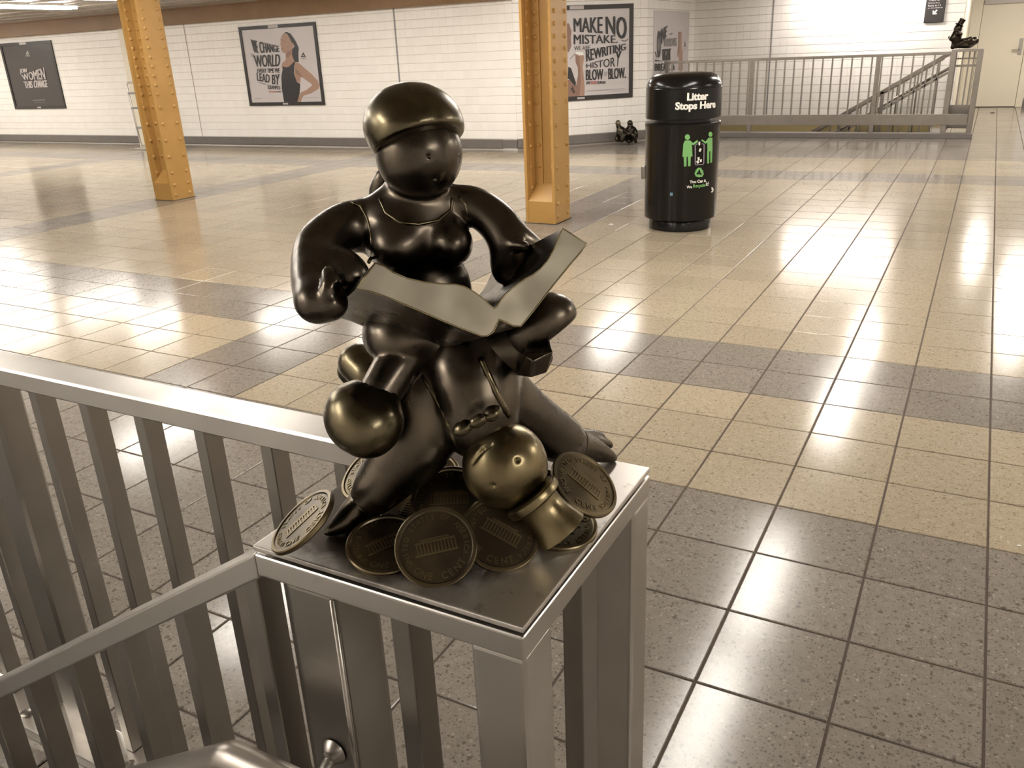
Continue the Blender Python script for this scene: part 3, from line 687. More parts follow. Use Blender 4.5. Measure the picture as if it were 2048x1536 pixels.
f = Clay()                                                            # the fallen man, one continuous body lying head towards us
f.ell(938, 720, .875, 98, 66, .06, .018).limb([(925, 690, .88, 84), (948, 780, .842, 80), (958, 850, .828, 66)], .016)
f.limb([(838, 782, .848, 62), (838, 868, .842, 70), (792, 932, .834, 54), (738, 998, .826, 36)], .012)
f.limb([(716, 1012, .822, 26), (694, 1040, .817, 23), (655, 1064, .812, 9)], .004)
f.limb([(716, 1030, .835, 14), (690, 1066, .826, 10)], .004).limb([(736, 1030, .832, 15), (722, 1066, .822, 11)], .004)
f.limb([(985, 752, .860, 46), (1042, 826, .880, 54), (1100, 866, .910, 47), (1136, 886, .930, 38)], .010)
f.limb([(1152, 888, .94, 27), (1192, 902, .955, 21), (1228, 916, .962, 8)], .004)
f.limb([(1160, 872, .955, 14), (1186, 870, .975, 10), (1204, 874, .985, 8)], .003).limb([(1168, 880, .955, 14), (1200, 884, .975, 10), (1219, 890, .982, 8)], .003)
f.limb([(800, 760, .90, 60), (790, 830, .88, 56)], .014)
man = f.build('fallen_man', M['bronze_dark'], bz, 0.0022)
lp = MB()
for path, r_ in (([(845, 752), (868, 790), (888, 828), (902, 862), (914, 893)], 0.0028), ([(962, 716), (978, 752), (996, 790), (1018, 832)], 0.0034)):
    q = [np.array(p, float) for p in path]; pts = []
    for a_, b_ in zip(q[:-1], q[1:]):
        for t_ in (0, .25, .5, .75): pts.append(f.hit(*(a_+(b_-a_)*t_)))
    pts.append(f.hit(*q[-1])); lp.tube(pts, r_, 8)
lp.build('jacket_lapel', M['bronze_olive'], man, smooth=3)
cf = MB()
for (x, y, b_, r_), (x2, y2, b2) in (((1150, 888, .937, 35), (1156, 890, .941)), ((726, 1008, .8245, 34), (720, 1016, .8235))):
    p, q = S(x, y, b_), S(x2, y2, b2); R_ = r_*mpp(p); cf.lathe([(R_*.6, -0.006), (R_*1.02, -0.004), (R_*1.04, 0.0), (R_*.7, 0.002)], p, q-p, 32)
    cf.build('cuff', M['bronze_dark'], man, smooth=0.8); cf = MB()
HP = S(1010, 931, .800); HRd = 86*mpp(HP)
h = Clay(); h.ell(1010, 931, .800, 86, 88, HRd, .004)
def onsph(x, y):
    d_ = ray(x, y); d_ = d_/np.linalg.norm(d_); oc = EYE-HP; bb = oc@d_; cc = oc@oc-HRd**2; return EYE+d_*(-bb-math.sqrt(max(bb*bb-cc, 0)))
for x, y in ((1035, 921), (986, 971)): h.ops.append(('c', onsph(x, y), 0.0022, onsph(x, y)+FWD*.002, 0.0018, 0.0012, True))
ml = [onsph(x, y) for x, y in ((946, 926), (956, 912), (968, 900), (983, 890))]
for a_, b_ in zip(ml[:-1], ml[1:]): h.ops.append(('c', a_, 0.0016, b_, 0.0016, 0.0014, True))
hd = h.build('head', M['bronze_gold'], man, 0.0018); hd['label'] = 'round golden head hanging upside down'
bw = Clay().ell(926, 856, .752, 23, 15, .010, .002, rot=0.42).ell(984, 827, .756, 22, 16, .010, .002, rot=0.45).limb([(951, 845, .744, 13), (961, 839, .744, 13)], .002)
bw.build('bow_tie', M['bronze_olive'], man, 0.0016)
# top hat
hb0, hb1 = S(1066, 996, .777), S(1122, 1062, .768)
ax_ = hb1-hb0; ax_ = ax_-FWD*(ax_@FWD)*0.2; ax_ /= np.linalg.norm(ax_); k_ = mpp(hb0)
m = MB(); m.lathe([(38*k_, -10*k_), (56*k_, -10*k_), (60*k_, -7*k_), (61*k_, 0), (60*k_, 7*k_), (56*k_, 10*k_), (49*k_, 11*k_), (46*k_, 16*k_), (45*k_, 32*k_), (47*k_, 50*k_), (52*k_, 70*k_), (57*k_, 86*k_), (57.5*k_, 89*k_), (55*k_, 90*k_), (0.001, 90*k_)], hb0, ax_, 64)
ht = m.build('top_hat', M['bronze_gold'], man, smooth=0.7)

# ------------------------------------------------------------------ coins
CR, CT = 0.0425, 0.0072
m = MB(); m.lathe([(CR-.002, -CT/2), (CR, -CT/2+.0018), (CR, CT/2-.0012), (CR-.0012, CT/2), (CR-.0042, CT/2), (CR-.0055, CT/2-.0014), (0.001, CT/2-.0014)], (0, 0, 0), (0, 0, 1), 72)
coin_me = m.mesh('coin', M['bronze_coin'])
for p in coin_me.polygons: p.use_smooth = True
coin_me.set_sharp_from_angle(angle=0.5)
rel = MB(); zf = CT/2-.0014
def arc_text(body, r, mid, size, flip=False):
    adv = size*0.82; n = len(body)
    for i, ch in enumerate(body):
        if ch == ' ': continue
        v, fs = word(ch, 0.02); a = mid+(i-(n-1)/2)*adv/r*(-1 if not flip else 1); c0 = v.mean(0)
        t_ = a-math.pi/2 if not flip else a+math.pi/2
        pts = []
        for q in v:
            x, y = (q[0]-c0[0])*size*1.05, (q[1]-0.36)*size*1.15
            pts.append((r*math.cos(a)+x*math.cos(t_)-y*math.sin(t_), r*math.sin(a)+x*math.sin(t_)+y*math.cos(t_)))
        k = len(pts); rel.add([(x, y, zf-.0004) for x, y in pts]+[(x, y, zf+.0007) for x, y in pts], [tuple(k+i_ for i_ in q) for q in fs])
        ed = {}
        for q in fs:
            for a_, b_ in zip(q, q[1:]+q[:1]): ed[(a_, b_)] = 1
        base_ = len(rel.v)-2*k
        for (a_, b_) in ed:
            if (b_, a_) not in ed: rel.f.append((base_+a_, base_+b_, base_+k+b_, base_+k+a_)); rel.m.append(0)
arc_text('UNITED STATES OF AMERICA', CR*0.74, math.pi/2, 0.0066)
arc_text('ONE CENT', CR*0.72, -math.pi/2, 0.0088, True)
def rbar(x0, x1, y0, y1, h=.0008): rel.box(x0, x1, y0, y1, zf-.0004, zf+h)
rbar(-.0225, .0225, -.0075, -.0055); rbar(-.021, .021, .0052, .0072); rbar(-.015, .015, .0078, .0098)
for i in range(12): rbar(-.0198+i*.0036, -.0184+i*.0036, -.0055, .0052)
for row, (t_, y_) in enumerate((('E PLURIBUS', .0165), ('UNUM', .0125))):
    v, fs = word(t_, 0.01); sc_ = 0.0042; rel.add([((q[0]-v[:, 0].max()/2)*sc_, y_+q[1]*sc_*.9, zf+.0005) for q in v], fs)
relief_me = rel.mesh('coin_relief', M['bronze_coin'])
def cam_dir(r, u, t):
    "direction given as right / up / towards the viewer in the sight frame at the pedestal"
    v = r*RIGHT+u*UP-t*FWD; return v/np.linalg.norm(v)
COINS = [((606, 1044), .968, (-.60, .70, .42), 1.25, 1.0), ((772, 1090), .9405, (.02, .80, .60), 0.5, 1), ((872, 1094), .9565, (.02, .42, .90), 0.22, 1),
         ((1002, 1066), .955, (.10, .50, .86), -.55, 1), ((1168, 969), .972, (.50, .62, .62), -.95, 1), ((1118, 1050), .937, (.05, .86, .52), 2.6, 1),
         ((898, 1000), .968, (-.10, .62, .78), 0.1, 1), ((826, 1008), .950, (-.25, .80, .55), 1.5, 1), ((742, 944), .962, (-.52, .66, .55), 1.0, 1),
         ((985, 1010), .944, (0, .85, .52), .8, 1), ((760, 1020), .938, (0, .86, .51), 2.2, 1), ((1085, 985), .945, (.2, .8, .5), .3, 1), ((850, 945), .950, (0, .85, .52), .9, 1)]
for (x, y), z, nd, rot, sc_ in COINS:
    o = link('coin', coin_me, bz); nz = Vector(cam_dir(*nd)); p = atz(x, y, z)
    q = nz.to_track_quat('Z', 'Y').to_matrix().to_4x4()
    # design upright on screen, then turned by rot
    upv = Vector(UP); upv = (upv-nz*upv.dot(nz)).normalized(); xv = upv.cross(nz)
    R3 = Matrix((xv, upv, nz)).transposed() @ Matrix.Rotation(rot, 3, 'Z')
    o.matrix_parent_inverse = bz.matrix_basis.inverted(); o.matrix_basis = Matrix.Translation(Vector(p)) @ R3.to_4x4()
    r_ = bpy.data.objects.new('coin_relief', relief_me); C.objects.link(r_); r_.parent = o
#@@S1
#@@B0
# ------------------------------------------------------------------ riveted columns
def column(x, y, label, w=0.285, d=0.31):
    t = thing('riveted_column', label, 'column', (x+w/2, y+d/2, 0), 'ochre riveted columns')
    m = MB(); m.box(x, x+0.026, y, y+d, 0, CEIL); m.build('flange_plate', M['orange_paint'], t, bevel=0.003)
    m = MB(); m.box(x+w-0.026, x+w, y, y+d, 0, CEIL); m.build('flange_plate', M['orange_paint'], t, bevel=0.003)
    m = MB(); m.box(x+0.02, x+w-0.02, y+d/2-0.008, y+d/2+0.008, 0, CEIL); m.build('web_plate', M['orange_paint'], t)
    for sx in (0, 1):
        for sy in (-1, 1):
            yb = y+d/2+sy*0.008; a = x+0.026 if sx == 0 else x+w-0.026; dx = 0.085*(1 if sx == 0 else -1)
            m = MB(); m.box(min(a, a+dx), max(a, a+dx), min(yb, yb+sy*0.012), max(yb, yb+sy*0.012), 0, CEIL)
            m.box(min(a, a+np.sign(dx)*.012), max(a, a+np.sign(dx)*.012), min(yb, yb+sy*0.10), max(yb, yb+sy*0.10), 0, CEIL); m.build('corner_angle', M['orange_paint'], t)
    zs = [0.06, 0.17]+[0.30+0.175*i for i in range(5)]; z = zs[-1]+0.135
    while z < CEIL-0.03: zs.append(z); z += 0.094
    r = MB()
    for z in zs:
        for q in (0.055, d-0.055):
            r.dome((x+w, y+q, z), (1, 0, 0), 0.0205); r.dome((x, y+q, z), (-1, 0, 0), 0.0205)
            if z > 0.25: r.dome((x+0.038, y+q, z), (1, 0, 0), 0.0205); r.dome((x+w-0.038, y+q, z), (-1, 0, 0), 0.0205)
        if z > 0.25:
            r.dome((x+0.078, y+d/2-0.02, z), (0, -1, 0), 0.0205); r.dome((x+w-0.078, y+d/2-0.02, z), (0, -1, 0), 0.0205)
    o = r.build('rivets', M['orange_paint'], t, smooth=0.9); o['kind'] = 'stuff'
    m = MB(); a, b, z1, z2 = x+0.024, x+w-0.024, 0.19, 0.34                # sloped fill at the foot, both sides
    for y0, y1 in ((y+0.004, y+d/2), (y+d-0.004, y+d/2)):
        m.add([(a, y0, 0), (b, y0, 0), (b, y0, z1), (a, y0, z1), (a+.03, y1, z2), (b-.03, y1, z2), (a, y1, 0), (b, y1, 0), (a, y1, z1), (b, y1, z1)],
              [(0, 1, 2, 3), (3, 2, 5, 4), (0, 3, 8, 6), (3, 4, 8), (1, 7, 9, 2), (2, 9, 5)])
    m.build('foot_fill', M['orange_paint'], t)
    m = MB(); m.box(x-0.012, x+w+0.012, y-0.010, y+d+0.012, 0.0, 0.004); m.build('grime_edge', M['dirt_gap_shade'], t)
    return t
column(-7.785, 4.085, 'ochre riveted steel column near the left edge, in front of the black poster wall')
column(-3.008, 4.05, 'ochre riveted steel column between the sculpture and the litter bin')

# ------------------------------------------------------------------ posters: flat prints inside dark frames on the wall
class Print:
    def __init__(s, p0, n, f): s.p0, s.n, s.f, s.k = np.array(p0, float), np.array(n, float), f, 1
    def at(s, x, y, lift): return on_plane(*s.f(x, y), s.p0+s.n*lift, s.n)
    def poly(s, name, pts, mat, parent, lift=None):
        if lift is None: s.k += 1; lift = 0.014+s.k*0.0004
        m = MB(); m.add([s.at(x, y, lift) for x, y in pts], [tuple(range(len(pts)))]); o = m.build(name, mat, parent)
        bm = bmesh.new(); bm.from_mesh(o.data); bmesh.ops.triangulate(bm, faces=bm.faces[:]); bm.to_mesh(o.data); bm.free(); return o
    def text(s, words, mat, parent, bold=0.022, lift=0.022, name='lettering'):
        for body, quad in words:
            m = MB(); v, fs = unit(body, 0.0); tl, tr, br, bl = [np.array(q, float) for q in quad]
            asp = np.linalg.norm(tl-bl)/max(np.linalg.norm(tr-tl), 1)
            for k in ((-1, 0, 1) if bold > 0.015 else (0,)):
                pts = []; e = bold*1.1*asp
                for a, b in v: a = e+a*(1-2*e)+k*e; q = (bl*(1-a)+br*a)*(1-b)+(tl*(1-a)+tr*a)*b; pts.append(s.at(q[0], q[1], lift+k*0.0003))
                m.add(pts, fs)
            m.build(name, mat, parent)
def framed(t, pr, u, size, c0, mat_sheet, frame=0.055):
    "c0 lower left corner, u along the wall, size (w, h)"
    u = np.array(u, float); w, h = size; n = pr.n
    def bx(name, a0, a1, b0, b1, d0, d1, mat):
        m = MB(); q = [c0+u*a+ZV*b+n*d for d in (d0, d1) for a, b in ((a0, b0), (a1, b0), (a1, b1), (a0, b1))]
        m.add(q, [(3, 2, 1, 0), (4, 5, 6, 7)]+[(i, (i+1) % 4, 4+(i+1) % 4, 4+i) for i in range(4)]); return m.build(name, mat, t)
    if frame:
        for a in ((0, w, 0, frame), (0, w, h-frame, h), (0, frame, frame, h-frame), (w-frame, w, frame, h-frame)): bx('frame_bar', *a, 0.006, 0.028, M['black'])
        bx('frame_clip', w*.40, w*.53, h-frame*.9, h-frame*.1, 0.028, 0.030, M['ink_pale']); bx('frame_clip', w*.46, w*.53, frame*.25, frame*.75, 0.028, 0.030, M['ink_pale'])
    return bx('poster_sheet', frame*.8, w-frame*.8, frame*.8, h-frame*.8, 0.007, 0.0142, mat_sheet)
def delta(x, y, w, h): return [[(x, y-h), (x+w*.5, y), (x+w*.28, y), (x, y-h*.55), (x-w*.22, y-h*.2), (x+w*.1, y-h*.2), (x+w*.2, y), (x-w*.5, y)]]
# running woman poster
pr = Print((-10, YL, 0), (0, -1, 0), lambda x, y: (x/9.311+480, y/9.311+50))
t = thing('poster', 'framed pale poster with a woman in a black tank top, WE CHANGE THE WORLD', 'poster', (-10.2, YL, 0.685), 'wall posters')
framed(t, pr, (1, 0, 0), (1.70, 1.285), np.array([-11.07, YL, 0.69]), M['paper'])
pr.poly('printed_figure', [(830, 140), (775, 200), (752, 270), (757, 320), (746, 368), (763, 385), (765, 440), (788, 505), (850, 530), (852, 650), (782, 720), (770, 790), (800, 830), (1000, 800), (1010, 690), (995, 600), (985, 440), (1012, 360), (960, 250), (900, 150)], M['skin'], t)
pr.poly('printed_figure', [(852, 530), (940, 470), (985, 440), (965, 540), (900, 600), (856, 600)], M['skin_dark'], t)
pr.poly('printed_hair', [(820, 142), (870, 128), (940, 160), (1005, 250), (1050, 325), (1095, 430), (1088, 540), (1095, 692), (1020, 692), (968, 560), (975, 452), (1012, 400), (1000, 350), (960, 320), (925, 245), (880, 165)], M['ink'], t)
pr.poly('printed_top', [(800, 768), (860, 792), (920, 770), (1005, 680), (1032, 690), (1012, 760), (1005, 900), (1060, 1060), (1122, 1100), (1112, 1270), (1070, 1450), (822, 1450), (778, 1180), (770, 960), (792, 830)], M['ink'], t)
pr.poly('printed_arm', [(1022, 690), (1100, 712), (1200, 800), (1330, 910), (1440, 1030), (1488, 1130), (1458, 1190), (1330, 1268), (1190, 1308), (1150, 1370), (1130, 1446), (1062, 1450), (1092, 1350), (1130, 1258), (1240, 1208), (1340, 1130), (1338, 1102), (1180, 990), (1132, 962), (1118, 1090), (1060, 1050), (1008, 930)], M['skin'], t)
pr.poly('printed_arm', [(1030, 800), (1100, 880), (1180, 985), (1132, 962), (1100, 940), (1040, 900)], M['skin_dark'], t)
for q in ([(755, 268), (800, 278), (800, 290), (757, 282)], [(815, 296), (850, 300), (848, 318), (818, 312)], [(768, 428), (800, 440), (798, 455), (770, 450)]): pr.poly('printed_feature', q, M['skin_dark'], t)
pr.text([('WE', ((195, 265), (312, 297), (345, 525), (250, 520))), ('CHANGE', ((345, 300), (722, 390), (740, 500), (375, 525))), ('WORLD', ((245, 565), (750, 540), (740, 770), (285, 785))),
         ('EVERY TIME WE', ((320, 815), (740, 800), (740, 890), (325, 890))), ('LEAD', ((305, 890), (552, 922), (550, 1080), (320, 1035))), ('BY', ((590, 930), (738, 910), (735, 1120), (595, 1100))),
         ('EXAMPLE', ((515, 1115), (745, 1140), (750, 1198), (520, 1192))), ('HUMAN', ((670, 1228), (765, 1228), (768, 1255), (672, 1255)))], M['ink'], t)
pr.text([('THE', ((185, 525), (258, 545), (262, 605), (195, 600))), ('Reebok', ((1130, 615), (1236, 612), (1238, 636), (1132, 638)))], M['ink_grey'], t, 0.01)
pr.text([('#BE', ((530, 1228), (590, 1228), (592, 1255), (532, 1255))), ('MORE', ((595, 1228), (666, 1228), (668, 1255), (597, 1255)))], M['ink_red'], t)
for q in delta(1178, 598, 96, 92): pr.poly('logo', q, M['ink'], t)
for q in ([(268, 1368), (400, 1362), (400, 1372), (268, 1378)], [(1170, 1356), (1480, 1352), (1480, 1356), (1170, 1361)], [(320, 1050), (400, 1075), (490, 1098), (480, 1112), (420, 1100), (330, 1062)]): pr.poly('printed_line', q, M['ink_grey'], t)
# black poster
pr = Print((-10, YL, 0), (0, -1, 0), lambda x, y: (x/9.907, y/9.907+70))
t = thing('poster', 'black poster with white WOMEN lettering at the left edge', 'poster', (-17, YL, 0.685), 'wall posters')
framed(t, pr, (1, 0, 0), (1.69, 1.295), np.array([-17.84, YL, 0.685]), M['poster_black'])
pr.text([('JOIN', ((385, 672), (532, 660), (538, 762), (400, 776))), ('WOMEN', ((420, 790), (872, 640), (905, 880), (460, 892))), ('THIS', ((460, 920), (640, 912), (655, 1050), (500, 1056))), ('CHANGE', ((662, 902), (930, 895), (950, 1035), (672, 1045))),
         ('Reebok', ((508, 398), (588, 392), (594, 420), (512, 426)))], M['ink_pale'], t, 0.04)
for q in delta(545, 385, 70, 78): pr.poly('logo', q, M['ink_pale'], t)
for q in ([(650, 1288), (890, 1280), (890, 1292), (650, 1300)], [(680, 1334), (905, 1328), (905, 1334), (680, 1340)]): pr.poly('printed_line', q, M['ink_grey'], t)
# boxing poster on the slanting wall
dn = np.array([D, -D, 0])
pr = Print((XC, YL, 0), dn, lambda x, y: (x/7.493+1130, y/7.493))
du = np.array([D, D, 0]); c1 = on_plane(1264, 193.5, (XC, YL, 0), dn); c1[2] = 0; c0 = c1-du*1.69
t = thing('poster', 'framed pale poster with a raised boxing arm, MAKE NO MISTAKE', 'poster', tuple(c0+du*.85), 'wall posters')
z0_ = on_plane(1263, 194, (XC, YL, 0), dn)[2]; z1_ = on_plane(1265, 7, (XC, YL, 0), dn)[2]
framed(t, pr, du, (1.69, z1_-z0_), c0+ZV*z0_, M['paper'], 0.062)
pr.poly('printed_arm', [(150, 800), (280, 830), (286, 870), (266, 1000), (276, 1100), (296, 1300), (291, 1440), (185, 1440), (170, 1250), (196, 1120), (190, 1010), (160, 940)], M['skin'], t)
pr.poly('printed_arm', [(160, 830), (215, 845), (225, 1000), (235, 1250), (215, 1440), (185, 1440), (170, 1250), (196, 1120), (190, 1010), (160, 940)], M['skin_dark'], t)
pr.poly('printed_figure', [(-40, 1190), (70, 1195), (150, 1240), (186, 1300), (186, 1444), (-40, 1452)], M['skin_dark'], t)
pr.poly('printed_figure', [(60, 350), (100, 470), (86, 560), (96, 690), (60, 780), (20, 780), (20, 350)], M['skin_dark'], t)
pr.poly('printed_top', [(50, 1000), (90, 1020), (165, 1240), (150, 1290), (60, 1185), (40, 1180)], M['ink'], t)
pr.poly('printed_wrap', [(148, 800), (180, 778), (265, 785), (282, 822), (220, 832)], M['white'], t)
pr.poly('printed_wrap', [(72, 880), (150, 800), (156, 815), (75, 895)], M['ink_grey'], t)
for cx_, cy_ in ((110, 1330), (130, 1370)): pr.poly('printed_feature', [(cx_-30, cy_), (cx_-4, cy_-8), (cx_, cy_-45), (cx_+6, cy_-8), (cx_+28, cy_-20), (cx_+10, cy_+6), (cx_+20, cy_+40), (cx_, cy_+14), (cx_-20, cy_+36), (cx_-10, cy_+8)], M['ink'], t)
pr.text([('MAKE', ((125, 275), (566, 250), (566, 500), (130, 475))), ('N', ((605, 250), (756, 245), (756, 520), (610, 505))), ('O', ((765, 245), (932, 260), (926, 590), (765, 572))), ('MISTAKE.', ((128, 515), (792, 530), (792, 642), (130, 666))),
         ('REWRITING', ((306, 742), (915, 650), (912, 745), (318, 930))), ('HISTOR', ((318, 955), (752, 850), (752, 1000), (320, 1022))), ('Y', ((760, 770), (852, 765), (802, 1000), (768, 1000))), ('BLOW', ((310, 1045), (576, 1030), (576, 1195), (312, 1206))),
         ('BLOW.', ((645, 1025), (912, 1010), (914, 1170), (648, 1190))), ('#BE', ((315, 1218), (384, 1216), (384, 1262), (316, 1266))), ('HUMAN', ((482, 1214), (607, 1212), (608, 1256), (483, 1260)))], M['ink'], t, 0.03)
pr.text([('WE ARE', ((135, 690), (378, 680), (378, 745), (140, 755)))], M['ink'], t, 0.0)
pr.text([('BY', ((590, 1075), (636, 1070), (636, 1140), (592, 1145)))], M['ink_grey'], t, 0.01)
pr.text([('MORE', ((388, 1216), (478, 1214), (478, 1260), (389, 1264)))], M['ink_red'], t, 0.03)
for q in ([(840, 600), (900, 612), (950, 578), (946, 592), (905, 622), (860, 618)], [(320, 1362), (600, 1344), (875, 1326), (875, 1331), (600, 1351), (320, 1369)], [(690, 1370), (875, 1353), (875, 1357), (690, 1375)]): pr.poly('printed_line', q, M['ink_grey'] if q[0][1] > 700 else M['ink'], t)
# poster on the short side wall
pr = Print((-4.25, 11, 0), (1, 0, 0), lambda x, y: (x/11.378+1300, y/11.378+10))
t = thing('poster', 'narrow looking pale poster beside the stairwell, partly behind the railing, starting ONE', 'poster', (-4.25, 11.7, 0.6), 'wall posters')
framed(t, pr, (0, 1, 0), (1.80, 1.33), np.array([-4.25, 10.86, 0.56]), M['paper'], 0.0)
pr.poly('printed_figure', [(640, 625), (690, 600), (722, 625), (728, 1000), (745, 1060), (745, 1480), (640, 1480), (660, 1200), (618, 1165), (640, 900)], M['skin'], t)
pr.poly('printed_figure', [(640, 625), (690, 600), (700, 640), (676, 700), (672, 1060), (618, 1165), (640, 900)], M['skin_dark'], t)
pr.poly('printed_top', [(480, 1480), (520, 1320), (560, 1400), (560, 1480)], M['ink'], t)
pr.text([('O', ((165, 590), (272, 590), (242, 1200), (165, 1200))), ('NE', ((262, 545), (405, 470), (385, 700), (262, 900))), ('FIGHT', ((285, 1005), (480, 985), (480, 1262), (290, 1272))), ('BREAK', ((110, 1335), (480, 1325), (470, 1490), (110, 1500)))], M['ink'], t)
pr.text([("PERSON'S", ((325, 760), (615, 740), (610, 930), (330, 950)))], M['ink_grey'], t)
pr.text([('Reebok', ((755, 985), (825, 985), (825, 1005), (755, 1005)))], M['ink_grey'], t, 0.01)
for q in delta(795, 950, 50, 140): pr.poly('logo', q, M['ink'], t)
for q in ([(440, 665), (515, 630), (510, 660), (440, 680)], [(100, 1060), (125, 1060), (170, 1200), (150, 1200)], [(110, 1245), (280, 1268), (280, 1280), (115, 1282)]): pr.poly('printed_line', q, M['ink'], t)
# direction sign over the stairs
t = thing('direction_sign', 'black direction sign with white lines and a down-left arrow', 'sign', (-0.47, 13.0, 1.53))
m = MB(); m.box(-0.612, -0.335, 12.955, 12.99, 1.535, 2.2); m.build('sign_panel', M['black'], t, bevel=0.008)
pr = Print((-1, 12.954, 0), (0, -1, 0), lambda x, y: (x/40.96+1845, y/40.96))
pr.text([('Trains to', ((490, -70), (1430, -110), (1420, 60), (480, 100))), ('Subway floor', ((480, 200), (1430, 160), (1420, 300), (470, 330))), ('Same as 14', ((460, 410), (1510, 345), (1490, 480), (450, 545))), ('to the platform', ((440, 635), (1670, 550), (1650, 670), (425, 735)))], M['white'], t, 0.012, 0.0012)
m = MB()
for q in ([(830, 865), (945, 865), (945, 1185), (820, 1190)], [(945, 1065), (1170, 1060), (1160, 1175), (945, 1185)], [(1150, 770), (1245, 850), (960, 1130), (880, 1050)]): m.add([pr.at(x, y, 0.0012) for x, y in q], [(0, 1, 2, 3)])
m.build('arrow', M['white'], t)

# ------------------------------------------------------------------ litter bin
BC = np.array([-1.688, 4.275, 0]); tc = EYE-BC; tc[2] = 0; tc /= np.linalg.norm(tc); br_ = np.array([-tc[1], tc[0], 0])
t = thing('litter_bin', 'tall round black litter bin with green recycling figures', 'litter bin', tuple(BC))
m = MB(); m.lathe([(.245, 0), (.25, .005), (.25, .075), (.24, .09), (.20, .09)], BC, seg=64); m.build('base_ring', M['bin'], t, smooth=0.6)
m = MB(); m.lathe([(.272, .085), (.288, .095), (.290, .11), (.293, .80), (.297, .812), (.297, .835), (.288, .842), (.22, .842)], BC, seg=72); bd = m.build('bin_body', M['bin'], t, smooth=0.5)
m = MB(); m.lathe([(.22, .84), (.22, .90), (.19, .90)], BC, seg=48); m.build('opening_band', M['ink'], t, smooth=0.6)
m = MB(); m.lathe([(.235, .885), (.290, .868), (.294, .874), (.294, 1.092), (.291, 1.098), (.291, 1.104), (.286, 1.125), (.27, 1.155), (.245, 1.182), (.21, 1.197), (.15, 1.203), (.001, 1.205)], BC, seg=72); ld = m.build('bin_lid', M['bin'], t, smooth=0.45)
def on_bin(s_, z, r=.2965): a = s_/r; return BC+(tc*math.cos(a)+br_*math.sin(a))*r+ZV*z
class Vinyl(MB):
    pass
def vinyl(name, polys, mat, parent, r=.2965):
    m = MB()
    for p in polys: m.add([(x, y, 0) for x, y in p], [tuple(range(len(p)))])
    me = m.mesh(name, mat); bm = bmesh.new(); bm.from_mesh(me); bmesh.ops.triangulate(bm, faces=bm.faces[:])
    bmesh.ops.subdivide_edges(bm, edges=[e for e in bm.edges if e.calc_length() > .03], cuts=3, use_grid_fill=True)
    for v in bm.verts: v.co = Vector(on_bin(v.co.x, v.co.y, r))
    bm.to_mesh(me); bm.free(); return link(name, me, parent)
def bin_text(body, s0, z, width, mat, parent, r=.2965, bold=0.03, slope=0.0):
    v, fs = word(body, bold); sc_ = width/(v[:, 0].max()-v[:, 0].min()); x0 = v[:, 0].min(); m = MB()
    [m.add([on_bin(s0-width/2+(q[0]-x0)*sc_+k*width*(.005 if len(body) > 6 else .01), z+q[1]*sc_, r+k*.0002) for q in v], fs) for k in (-1, 0, 1)]; return m.build('lettering', mat, parent)
def bin_s(px, py, r=.2965):
    "arc position and height of the picture point on the bin's skin"
    d = ray(px, py); o_ = EYE-BC; a = d[0]**2+d[1]**2; b = 2*(o_[0]*d[0]+o_[1]*d[1]); c = o_[0]**2+o_[1]**2-r*r
    q = o_+d*((-b-math.sqrt(max(b*b-4*a*c, 0)))/(2*a)); return math.atan2(q@br_, q@tc)*r, q[2]
def BZ(x, y): return bin_s(1240+x/4.042, 110+y/4.042)
def bin_line(body, xl, yl, xr, yr, mat, parent, bold=0.03):
    (a, za), (b, zb) = BZ(xl, yl), BZ(xr, yr); bin_text(body, (a+b)/2, (za+zb)/2, b-a, mat, parent, .2975, bold)
bin_line('Litter', 543, 368, 712, 356, M['white'], ld); bin_line('Stops Here', 447, 446, 770, 418, M['white'], ld)
bin_line('You Can it.', 562, 1040, 698, 1022, M['white'], bd, 0.02); bin_line('We', 538, 1080, 582, 1074, M['white'], bd, 0.02); bin_line('Recycle', 590, 1074, 688, 1060, M['green'], bd, 0.02); bin_line('it!', 694, 1058, 716, 1054, M['white'], bd, 0.02)
def circ(x, y, rx, ry, n=18): return [(x+rx*math.cos(2*math.pi*i/n), y+ry*math.sin(2*math.pi*i/n)) for i in range(n)]
V_ = lambda ps: [[BZ(*q) for q in p] for p in ps]
vinyl('printed_figure', V_([circ(545, 664, 21, 23), [(524, 692), (566, 690), (580, 706), (586, 820), (504, 824), (512, 720)], [(566, 690), (590, 712), (626, 686), (632, 700), (592, 730), (572, 716)], [(515, 822), (538, 822), (537, 900), (517, 902)], [(548, 822), (572, 821), (570, 898), (550, 900)]]), M['green'], bd)
vinyl('printed_figure', V_([circ(731, 641, 16, 21), [(716, 668), (747, 668), (748, 776), (706, 780), (705, 715), (697, 700)], [(716, 670), (690, 700), (662, 682), (658, 692), (690, 718), (710, 705)], [(704, 778), (722, 777), (720, 876), (704, 878)], [(730, 776), (747, 775), (744, 868), (729, 872)]]), M['green'], bd)
vinyl('printed_bin', V_([[(604, 730), (612, 730), (613, 885), (604, 880)], [(604, 880), (612, 892), (672, 888), (680, 875), (672, 880), (614, 884)], [(676, 722), (684, 722), (681, 878), (673, 880)], [(606, 728), (620, 716), (632, 714), (632, 720), (622, 722), (612, 732)], [(658, 716), (672, 714), (684, 724), (676, 728), (670, 720), (658, 722)]]), M['purple'], bd)
vinyl('printed_litter', V_([[(634, 704), (650, 700), (646, 730), (636, 730)], [(645, 754), (660, 758), (650, 784), (636, 778)], [(626, 828), (644, 826), (642, 850), (630, 850)], [(616, 858), (634, 850), (642, 870), (624, 880)], [(644, 846), (662, 842), (660, 864), (648, 866)]]), M['white'], bd)
cx_, cy_ = 640, 952; arrows = []
